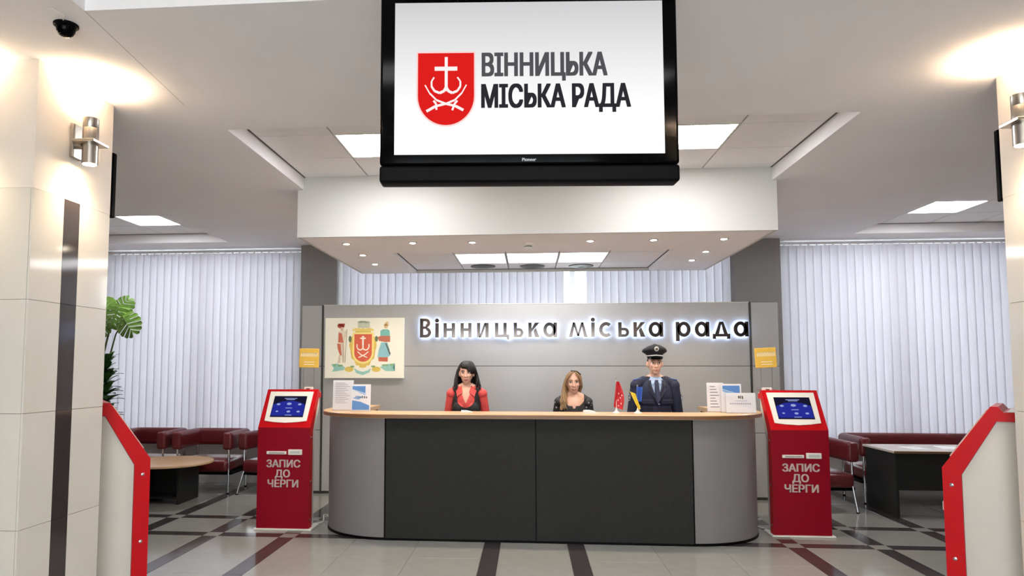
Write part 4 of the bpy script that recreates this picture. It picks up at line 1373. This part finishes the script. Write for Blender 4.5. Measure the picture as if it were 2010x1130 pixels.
def person_base(H, sh, chest, fem, armout=.05):
    """H: body height; returns geometry collector and landmarks; feet at z=0, facing -y"""
    k = H / 1.75
    mb = MB()
    hz = H - .115 * k                      # centre of the skull
    # head: skull, face, jaw, nose, ears, lips, brow, neck
    mb.ell((0, .012, hz + .008), (.074, .093, .105), 24, 16)
    mb.ell((0, -.022, hz - .045), (.058 if not fem else .054, .066, .074), 20, 14)
    mb.ell((0, -.052, hz - .092), (.030 if not fem else .025, .030, .026), 14, 10)
    mb.cap((0, -.083, hz + .002), (0, -.104, hz - .036), .0085, .0125)
    mb.ell((-.013, -.094, hz - .038), (.009, .011, .008), 10, 8); mb.ell((.013, -.094, hz - .038), (.009, .011, .008), 10, 8)
    for s in (-1, 1):
        mb.ell((s * .036, -.062, hz - .024), (.022, .02, .022), 12, 8)     # cheek
        mb.cap((s * .016, -.081, hz + .022), (s * .048, -.068, hz + .022), .009, .008)   # brow ridge
        mb.ell((s * .077, .012, hz - .012), (.011, .022, .032), 12, 8)     # ear
    mb.ell((0, -.084, hz - .064), (.021, .012, .0065), 12, 8); mb.ell((0, -.082, hz - .074), (.018, .012, .0065), 12, 8)
    nb = H - .30 * k
    mb.cap((0, .022, nb - .02), (0, .012, hz - .06), .056 if not fem else .047, .052 if not fem else .044)
    zs = H - .305 * k - .01                # shoulder line
    mb.ell((0, .02, zs - .02), (sh * .80, .075, .055), 20, 12)
    for s in (-1, 1):
        mb.cap((s * .045, .02, nb + .03), (s * sh * .86, .02, zs - .012), .04, .045)
    # trunk
    mb.ell((0, .01, zs - .14), (chest, .118, .20), 24, 14)
    mb.ell((0, .005, zs - .30), (chest * (.80 if fem else .9), .104, .17), 24, 14)
    hipw = .175 if fem else .168
    mb.ell((0, .01, zs - .52), (hipw, .118, .16), 24, 14)
    mb.ell((0, .01, zs - .42), (chest * .82, .10, .16), 24, 14)
    if fem:
        for s in (-1, 1): mb.ell((s * .07, -.072, zs - .19), (.064, .05, .07), 16, 10)
    arms = []
    for s in (-1, 1):
        S = (s * sh, .02, zs - .035); E = (s * (sh + armout), .045, zs - .33 * k); Wp = (s * (sh + armout - .05), -.14, zs - .54 * k)
        mb.ell(S, (.052 if fem else .056, .056, .056), 14, 10)
        mb.cap(S, E, .048 if fem else .052, .041 if fem else .046)
        mb.cap(E, Wp, .04 if fem else .047, .029 if fem else .034)
        d = (Vector(Wp) - Vector(E)).normalized()
        P0 = Vector(Wp) + d * .035; P1 = Vector(Wp) + d * .085
        mb.ell((P0 + P1) / 2, (.036, .04, .022), 14, 10)
        mb.cap(Vector(Wp), P0, .027, .03)
        for q, L in zip((-.027, -.009, .009, .026), (.062, .072, .067, .052)):
            base = P1 + Vector((q * s, 0, .004))
            mid = base + d * L * .55 + Vector((0, 0, -.006))
            mb.cap(base - d * .02, mid, .0088, .0082, 8); mb.cap(mid, mid + d * L * .45 + Vector((0, .004, -.018)), .0082, .007, 8)
        th = P0 + Vector((-s * .03, 0, .004))
        mb.cap(P0, th + d * .03, .012, .0105, 8); mb.cap(th + d * .03, th + d * .065 + Vector((-s * .006, 0, 0)), .0105, .0085, 8)
        arms.append((S, E, Wp))
        # leg and shoe
        mb.cap((s * .085, .01, zs - .58), (s * .09, .0, .47 * k), .085, .058)
        mb.cap((s * .09, .0, .47 * k), (s * .095, .03, .09), .055, .038)
        mb.cap((s * .095, .04, .05), (s * .105, -.13, .036), .042, .036)
    return mb, dict(hz=hz, nb=nb, zs=zs, arms=arms, k=k)
M_lip = mat('lips', (176, 92, 84), .45); M_eyew = mat('eye_white', (225, 220, 214), .3); M_iris = mat('eye_iris', (46, 36, 30), .2)
M_brow_d = mat('brow_dark', (52, 40, 34), .7); M_brow_l = mat('brow_light', (134, 104, 74), .7)
M_shoe = mat('shoe_black', (18, 18, 18), .35); M_trouser = mat('trouser_dark', (26, 27, 34), .8)
def face_bits(t, lm, brow, smile=False, M_lip=M_lip):
    hz = lm['hz']
    for s in (-1, 1):
        e = MB().ell((s * .031, -.0755, hz + .003), (.0155, .009, .0085), 16, 10).build('eye', M_eyew, t, smooth=80)
        MB().ell((s * .031, -.0822, hz + .003), (.0072, .004, .0074), 12, 8).build('iris', M_iris, e, smooth=80)
        MB().tube([(s * .0155, -.083, hz + .0105), (s * .031, -.086, hz + .0135), (s * .047, -.077, hz + .0085)], .0023, 6).build('upper_lash', M_brow_d, e)
        MB().tube([(s * .013, -.094, hz + .025), (s * .030, -.091, hz + .030), (s * .052, -.074, hz + .022)], [.0035, .004, .002], 6).build('eyebrow', brow, t)
    w, c = (.027, .006) if smile else (.022, 0)
    MB().tube([(-w, -.083, hz - .0685 + c), (-.010, -.0945, hz - .0665), (0, -.096, hz - .068), (.010, -.0945, hz - .0665), (w, -.083, hz - .0685 + c)], [.0015, .0045, .0042, .0045, .0015], 8).build('upper_lip', M_lip, t)
    MB().tube([(-w * .9, -.083, hz - .070 + c), (-.009, -.0925, hz - .0765), (.009, -.0925, hz - .0765), (w * .9, -.083, hz - .070 + c)], [.0015, .005, .005, .0015], 8).build('lower_lip', M_lip, t)
    if smile:
        MB().tube([(-.019, -.0915, hz - .0685), (0, -.0985, hz - .0708), (.019, -.0915, hz - .0685)], [.001, .0022, .001], 6).build('teeth', M_eyew, t)
def dress(me, mats, fn):
    me.materials.clear()
    for m in mats: me.materials.append(m)
    me.polygons.foreach_set('material_index', [fn(p.center, p.normal) for p in me.polygons])
def locks(paths, name, m, t, n=7):
    mb = MB()
    for pts, rs in paths: mb.tube(pts, rs, n)
    return mb.build(name, m, t, smooth=70)
def bez(p, n=10):
    out = []
    P = [Vector(q) for q in p]
    for i in range(n + 1):
        u = i / n
        Q = P[:]
        while len(Q) > 1: Q = [Q[j].lerp(Q[j + 1], u) for j in range(len(Q) - 1)]
        out.append(Q[0])
    return out
VOX = .0053

# ---- dark-haired woman
def woman_dark():
    t = thing('person', 'dark-haired woman in a coral blouse and black waistcoat behind the counter', 'person', (-.665, 7.52, 0))
    mb, lm = person_base(1.645, .165, .145, True, .045)
    me = remesh(mb, VOX)
    hz, nb, zs, arms = lm['hz'], lm['nb'], lm['zs'], lm['arms']
    M_coral = mat('coral_blouse', (206, 70, 66), .6, var=.16, scale=26, stretch=(3, 3, .6), bump=.25, bscale=30)
    def isarm(c): return min(seg_d(c, a[0], a[1]) for a in arms) < .062 and abs(c.x) > .125
    def hand(c): return any((Vector(c) - Vector(a[2])).length < .17 and c.y < a[2][1] + .01 for a in arms)
    vz = zs - .125
    def fn(c, n):
        if c.z < .09: return 2
        if hand(c): return 0
        if c.z < zs - .46: return 2 if not any(seg_d(c, a[1], a[2]) < .056 for a in arms) else 1
        if c.z > nb + .035: return 0
        if c.y < .02 and c.z > vz and abs(c.x) < (c.z - vz) * .42 + .004: return 0
        return 1
    dress(me, [M_skin, M_coral, M_trouser], lambda c, n: 0 if fn(c, n) == 1 and c.z > zs - .3 else fn(c, n))
    link('body', me, t)
    shell(me, lambda c, n: fn(c, n) == 1, .004, 'blouse', M_coral, t, .003)
    M_vest = mat('black_waistcoat', (24, 22, 24), .75, var=.1, scale=30)
    def vp(c, n):
        if isarm(c) or c.z < zs - .5 or c.z > nb + .01 or abs(c.x) > .165: return False
        if c.z < zs - .34 and any(seg_d(c, a[1], a[2]) < .056 for a in arms): return False
        if c.y < .02:
            ox = .088 * math.sqrt(max(0, 1 - max(0, (zs - .10 - c.z) / .075) ** 2))
            if abs(c.x) < ox: return False
        elif c.z > zs - .02: return abs(c.x) > .085
        return abs(c.x) < .145
    shell(me, vp, .0115, 'waistcoat', M_vest, t)
    for s in (-1, 1):     # collar points
        c = MB()
        P = [(s * .055, .035, nb + .055), (s * .052, -.045, nb + .035), (s * .035, -.088, zs - .015), (s * .088, -.085, zs - .055), (s * .105, -.04, zs + .005), (s * .078, .035, nb + .025)]
        Q = [(x * 1.04, y - .006, z - .003) for x, y, z in P]
        c.add(P + Q, [(0, 1, 4, 5), (1, 2, 3, 4), (11, 10, 7, 6), (10, 9, 8, 7)] + [(i, (i + 1) % 6, 6 + (i + 1) % 6, 6 + i) for i in range(6)])
        c.build('collar', M_coral, t)
    for i in range(3):
        MB().ell((0, -.118 + .003 * i, zs - .16 - .045 * i), (.006, .003, .006), 10, 6).build('button', mat('coral_button', (180, 60, 60), .3), t)
    face_bits(t, lm, M_brow_d)
    M_hair = mat('hair_black', (20, 15, 16), .55, var=.3, scale=40)
    rnd = random.Random(5)
    hair = []
    for i in range(170):
        a = math.radians(rnd.uniform(-165, -15)) if i % 4 else math.radians(rnd.uniform(15, 165))
        side = 1 if rnd.random() < .5 else -1
        # azimuth from the back to beside the face: 90 = back (+y)
        az = math.radians(90 + side * rnd.uniform(0, 96))
        cx, cy = math.cos(az), math.sin(az)
        top = (rnd.uniform(-.01, .03), .01, hz + .118)
        e1 = (cx * .06, .01 + cy * .08, hz + .125)
        e2 = (cx * .112, .012 + cy * .118, hz + .05)
        e3 = (cx * .108, .014 + cy * .118, hz - .05)
        zl = hz - rnd.uniform(.12, .20)
        e4 = (cx * .118 + rnd.uniform(-.015, .02), .012 + cy * .112 - (.02 if cy < .2 else 0), zl + .06)
        e5 = (cx * (.115 + rnd.uniform(-.02, .045)), .01 + cy * .112 - (.04 if cy < .2 else 0), zl)
        hair.append((bez([top, e1, e2, e3, e4, e5], 11), [.012] + [.0135] * 8 + [.011, .008, .002]))
    for i in range(30):       # fringe swept over the brow
        u = i / 29
        x1 = -.055 + .135 * u
        hair.append((bez([(-.02 + .03 * u, .0, hz + .116), (-.035 + .10 * u, -.07, hz + .118), (x1, -.105, hz + .07), (x1 * 1.1 + .012, -.09 + .03 * abs(x1) / .08, hz + .022 + (.045 if u < .45 else 0) * (1 - u)), (x1 * 1.1 + .028, -.075 + .05 * abs(x1) / .08, hz - .01 + (.05 if u < .45 else 0))], 9), [.01] + [.011] * 7 + [.007, .002]))
    locks(hair, 'hair', M_hair, t)
woman_dark()

# ---- blonde woman
def woman_blonde():
    t = thing('person', 'blonde smiling woman in a dark patterned blouse behind the counter', 'person', (.465, 7.52, 0))
    mb, lm = person_base(1.54, .148, .135, True, .05)
    me = remesh(mb, VOX)
    hz, nb, zs, arms = lm['hz'], lm['nb'], lm['zs'], lm['arms']
    M_blk = bpy.data.materials.new('patterned_blouse')
    M_blk.use_nodes = True
    nt = M_blk.node_tree
    b = nt.nodes['Principled BSDF']; b.inputs['Roughness'].default_value = .6
    tc = nt.nodes.new('ShaderNodeTexCoord'); vo = nt.nodes.new('ShaderNodeTexVoronoi'); vo.inputs['Scale'].default_value = 24
    cr = nt.nodes.new('ShaderNodeValToRGB')
    cr.color_ramp.elements[0].position = .16; cr.color_ramp.elements[0].color = lin((170, 168, 172))
    cr.color_ramp.elements[1].position = .27; cr.color_ramp.elements[1].color = lin((34, 32, 34))
    nt.links.new(tc.outputs['Object'], vo.inputs['Vector']); nt.links.new(vo.outputs['Distance'], cr.inputs[0]); nt.links.new(cr.outputs[0], b.inputs['Base Color'])
    M_dk = mat('dark_blouse', (44, 41, 43), .6, var=.2, scale=30)
    def hand(c): return any((Vector(c) - Vector(a[2])).length < .17 and c.y < a[2][1] + .01 for a in arms)
    def arm(c): return min(min(seg_d(c, a[0], a[1]), seg_d(c, a[1], a[2])) for a in arms) < .058 and abs(c.x) > .12
    def fn(c, n):
        if hand(c): return 0
        if c.z < zs - .5: return 3
        if arm(c): return 2
        if c.z > zs + .005 and abs(c.x) < .105: return 0
        if c.y < .02:
            lo = zs - .065 + .9 * max(0, abs(c.x) - .055)
            if abs(c.x) < .012: lo -= .03
            if c.z > lo and abs(c.x) < .11: return 0
        return 1
    dress(me, [M_skin, M_dk, M_blk, M_trouser], lambda c, n: 0 if fn(c, n) in (1, 2) and c.z > zs - .3 else fn(c, n))
    link('body', me, t)
    shell(me, lambda c, n: fn(c, n) == 1, .005, 'blouse', M_dk, t, .003)
    for s in (-1, 1):
        shell(me, lambda c, n: fn(c, n) == 2 and c.x * s > 0, .005, 'sleeve', M_blk, t, .003)
    face_bits(t, lm, M_brow_l, True)
    M_hair = mat('hair_blonde', (148, 118, 82), .42, var=.3, scale=60, stretch=(6, 6, .5))
    rnd = random.Random(9)
    hair = []
    for i in range(150):
        side = -1 if i % 3 else 1
        az = math.radians(90 - side * rnd.uniform(0, 98))
        cx, cy = math.cos(az), math.sin(az)
        top = (.015, -.01, hz + .116)
        e1 = (cx * .055 + .005, .0 + cy * .07, hz + .124)
        e2 = (cx * .104, .012 + cy * .112, hz + .045)
        e3 = (cx * .094, .014 + cy * .108, hz - .05)
        if side < 0:          # falls over her right shoulder
            zl = hz - rnd.uniform(.20, .29)
            e4 = (-.105 + rnd.uniform(-.03, .035), -.03 + rnd.uniform(-.03, .05), hz - .14)
            e5 = (-.112 + rnd.uniform(-.035, .05), -.085 + rnd.uniform(-.012, .02), zl)
        else:                 # tucked behind the neck
            zl = hz - rnd.uniform(.12, .17)
            e4 = (cx * .075, .05 + cy * .07, hz - .10); e5 = (cx * .05, .06 + cy * .06, zl)
        hair.append((bez([top, e1, e2, e3, e4, e5], 11), [.011] + [.0125] * 8 + [.010, .007, .002]))
    for i in range(16):       # swept off the forehead on both sides
        u = i / 15
        s = -1 if i % 2 else 1
        hair.append((bez([(.012, -.05, hz + .112), (s * .03, -.085 + .01 * u, hz + .105), (s * (.06 + .012 * u), -.078 + .03 * u, hz + .066), (s * .089, -.045 + .04 * u, hz + .01), (s * .092, -.02 + .03 * u, hz - .06)], 9), [.008] + [.0095] * 7 + [.007, .003]))
    locks(hair, 'hair', M_hair, t)
    MB().tube([(-.03, -.055, hz + .121), (.03, -.062, hz + .118), (.075, -.03, hz + .085)], .006, 8).build('hair_clip', mat('clip_dark', (40, 36, 34), .3), t)
    MB().tube(bez([(-.05, -.03, nb + .02), (-.035, -.085, zs - .03), (0, -.105, zs - .075), (.035, -.085, zs - .03), (.05, -.03, nb + .02)], 14), .0018, 6).build('necklace', mat('necklace', (190, 150, 90), .3, metal=1), t)
woman_blonde()

# ---- policeman
def policeman():
    t = thing('person', 'man in navy police uniform and peaked cap standing behind the counter', 'person', (1.318, 7.55, 0))
    mb, lm = person_base(1.755, .19, .168, False, .045)
    me = remesh(mb, VOX)
    hz, nb, zs, arms = lm['hz'], lm['nb'], lm['zs'], lm['arms']
    M_navy = mat('navy_uniform', (26, 30, 56), .75, var=.14, scale=18, bump=.1, bscale=40)
    M_shirt = mat('light_blue_shirt', (150, 170, 200), .6)
    M_navy2 = mat('navy_dark', (20, 24, 46), .7)
    def hand(c): return any((Vector(c) - Vector(a[2])).length < .18 and c.y < a[2][1] + .01 for a in arms)
    vz = zs - .19
    def fn(c, n):
        if c.z < .09: return 4
        if hand(c): return 0
        if c.z > nb + .045: return 0
        if c.z > nb + .0 and abs(c.x) < .075: return 2
        if c.y < .02 and c.z > vz and abs(c.x) < (c.z - vz) * .30 + .004: return 2
        if c.z < zs - .62 and not any(seg_d(c, a[1], a[2]) < .07 for a in arms): return 3
        return 1
    dress(me, [M_skin, M_navy, M_shirt, M_trouser, M_shoe], fn)
    link('body', me, t)
    # jacket over the shirt
    def jp(c, n):
        if hand(c) or c.z < zs - .68 or c.z > nb + .04: return False
        if c.z < zs - .45 and any((Vector(c) - Vector(a[2])).length < .06 for a in arms): return False
        if c.y < .03 and c.z > vz and abs(c.x) < min(.052, (c.z - vz) * .28 + .005): return False
        return True
    jk = shell(me, jp, .012, 'jacket', M_navy, t, .008)
    for s in (-1, 1):
        c = MB()           # lapel
        P = [(s * .066, -.02, nb + .035), (s * .008, -.126, vz + .005), (s * .05, -.136, vz + .055), (s * .088, -.122, zs - .065), (s * .075, -.112, zs - .05), (s * .092, -.085, zs - .015), (s * .085, -.01, nb + .02)]
        Q = [(x, y - .007, z) for x, y, z in P]
        c.add(P + Q, [(0, 1, 2, 3, 4, 5, 6), (13, 12, 11, 10, 9, 8, 7)] + [(i, (i + 1) % 7, 7 + (i + 1) % 7, 7 + i) for i in range(7)])
        c.build('lapel', M_navy2, jk)
        c = MB()           # shirt collar
        P = [(s * .058, .03, nb + .062), (s * .046, -.042, nb + .045), (s * .006, -.068, nb + .012), (s * .038, -.092, nb - .036), (s * .07, -.05, nb + .01), (s * .066, .03, nb + .03)]
        Q = [(x * 1.03, y - .005, z - .002) for x, y, z in P]
        c.add(P + Q, [(0, 1, 4, 5), (1, 2, 3, 4), (11, 10, 7, 6), (10, 9, 8, 7)] + [(i, (i + 1) % 6, 6 + (i + 1) % 6, 6 + i) for i in range(6)])
        c.build('shirt_collar', M_shirt, t)
        ep = MB().rbox(-.068, .068, -.028, .028, 0, .012, .005, 2)
        ep.xform(Matrix.Translation((s * .158, .015, zs + .034)) @ Matrix.Rotation(s * .22, 4, 'Y'))
        e = ep.build('epaulette', mat('epaulette_blue', (62, 84, 150), .6), jk)
        MB().ell((s * .11, -.012, zs + .058), (.007, .007, .005), 8, 6).build('epaulette_button', M_chrome, e)
        fl = MB().rbox(-.062, .062, -.006, .006, -.028, .016, .005, 2)
        fl.xform(Matrix.Translation((s * .098, -.138, zs - .19)) @ Matrix.Rotation(s * .35, 4, 'Z'))
        fl.build('pocket_flap', M_navy2, jk)
        a = [q for q in arms if q[0][0] * s > 0][0]
        pc = Vector(a[0]).lerp(Vector(a[1]), .42)
        pt = MB().lathe([(0.002, -.004), (.036, -.004), (.036, .004), (.002, .005)], (0, 0, 0), 20)
        pt.xform(Matrix.Translation((pc.x + s * .058, pc.y - .035, pc.z)) @ Matrix.Rotation(s * .95, 4, 'Z') @ Matrix.Rotation(PI / 2, 4, 'X') @ Matrix.Diagonal((.6, 1.0, 1, 1)))
        q = pt.build('sleeve_patch', mat('patch_dark', (34, 38, 60), .6), jk)
        r = MB()
        for kk in range(12):
            a0, a1 = 2 * PI * kk / 12, 2 * PI * (kk + .7) / 12
            r.tube([(.031 * math.cos(a0), .031 * math.sin(a0), .006), (.031 * math.cos(a1), .031 * math.sin(a1), .006)], .003, 6)
        r.ell((0, 0, .005), (.014, .014, .003), 10, 6)
        r.xform(Matrix.Translation((pc.x + s * .058, pc.y - .035, pc.z)) @ Matrix.Rotation(s * .95, 4, 'Z') @ Matrix.Rotation(PI / 2, 4, 'X') @ Matrix.Diagonal((.6, 1.0, 1, 1)))
        r.build('patch_emblem', mat('patch_silver', (196, 198, 200), .5), q)
    # tie
    c = MB()
    P = [(-.017, nb + .012), (.017, nb + .012), (.013, nb - .022), (.03, vz + .03), (0, vz - .03), (-.03, vz + .03), (-.013, nb - .022)]
    c.prism(P, -.012, 0, 'y')
    c.v = [(x, y - .068 - .062 * min(1, max(0, (nb + .012 - z) / .16)), z) for x, y, z in c.v]
    c.build('tie', mat('tie_navy', (30, 36, 66), .6), t)
    for i in range(3):
        MB().ell((0.012, -.139, vz - .03 - .085 * i), (.009, .004, .009), 10, 6).build('jacket_button', mat('button_silver', (150, 150, 156), .3, metal=1), jk)
    face_bits(t, lm, M_brow_d, False, mat('lips_pale', (186, 124, 108), .5))
    # short hair at the sides and back
    M_hr = mat('hair_brown', (58, 44, 34), .7, var=.2, scale=50)
    hd = MB().ell((0, .022, hz + .012), (.0775, .088, .10), 28, 18)
    hm = hd.mesh('hair', M_hr, 80)
    bm = bmesh.new(); bm.from_mesh(hm)
    bmesh.ops.delete(bm, geom=[f for f in bm.faces if f.calc_center_median().y < -.022 or f.calc_center_median().z < hz - .045], context='FACES')
    bm.to_mesh(hm); bm.free()
    o = link('hair', hm, t); md = o.modifiers.new('t', 'SOLIDIFY'); md.thickness = .006
    # peaked cap
    M_cap = mat('cap_black', (20, 21, 30), .7, var=.08, scale=20)
    zc = hz + .066
    cap = MB()
    n = 40
    prof = [(.080, .092, 0, 0), (.083, .096, .022, 0), (.100, .112, .036, .0), (.124, .134, .052, .004), (.128, .138, .062, .008), (.120, .130, .082, .014), (.086, .096, .102, .018), (.02, .02, .112, .02)]
    vs, fs = [], []
    for rx, ry, z, f in prof:
        for k in range(n):
            a = 2 * PI * k / n
            lift = f * 0 + (.03 * max(0, -math.sin(a)) ** 1.5) * (z / .12)
            vs.append((rx * math.cos(a), .012 + ry * math.sin(a), zc + z + lift))
    for i in range(len(prof) - 1):
        for k in range(n):
            k2 = (k + 1) % n
            fs.append((i * n + k, i * n + k2, (i + 1) * n + k2, (i + 1) * n + k))
    fs.append(tuple((len(prof) - 1) * n + k for k in range(n))); fs.append(tuple(range(n))[::-1])
    cp = cap.add(vs, fs).build('cap', M_cap, t, smooth=60)
    # visor
    vz_ = MB()
    vs, fs = [], []
    m = 20
    for k in range(m + 1):
        a = PI + PI * (.08 + .84 * k / m)
        ca, sa = math.cos(a), math.sin(a)
        ext = .052 * math.sin(PI * (.0 + k / m)) ** .8
        for dz in (0, -.004):
            vs.append((.084 * ca, .012 + .096 * sa, zc + .006 + dz))
            vs.append((.086 * ca * (1 + .15 * ext / .052), .012 + (.097 + ext) * sa, zc + .002 - .028 * ext / .052 + dz))
    for k in range(m):
        a = k * 4; b = a + 4
        fs += [(a, a + 1, b + 1, b), (a + 2, b + 2, b + 3, a + 3), (a + 1, a + 3, b + 3, b + 1), (a, b, b + 2, a + 2)]
    vz_.add(vs, fs).build('visor', M_black, cp, smooth=50)
    br = [(.087 * math.cos(a), .012 + .1005 * math.sin(a), zc + .016 - .006 * abs(math.cos(a))) for a in [PI + PI * (.06 + .88 * k / 18) for k in range(19)]]
    MB().tube(br, .0065, 8).build('silver_cord', mat('silver_cord', (214, 214, 214), .4), cp)
    bd_ = MB().lathe([(.003, 0), (.023, 0), (.023, .004), (.018, .006), (.003, .007)], (0, 0, 0), 20)
    bd_.xform(Matrix.Translation((0, -.122, zc + .082)) @ Matrix.Rotation(PI / 2 + .35, 4, 'X') @ Matrix.Diagonal((1, 1.15, 1, 1)))
    bgo = bd_.build('badge', mat('badge_silver', (206, 204, 198), .35), cp)
    b2 = MB().lathe([(.002, .0072), (.014, .0068), (.012, .009), (.002, .0095)], (0, 0, 0), 16)
    b2.xform(Matrix.Translation((0, -.122, zc + .082)) @ Matrix.Rotation(PI / 2 + .35, 4, 'X'))
    b2.build('badge_centre', mat('badge_dark', (88, 80, 78), .4), bgo)
policeman()
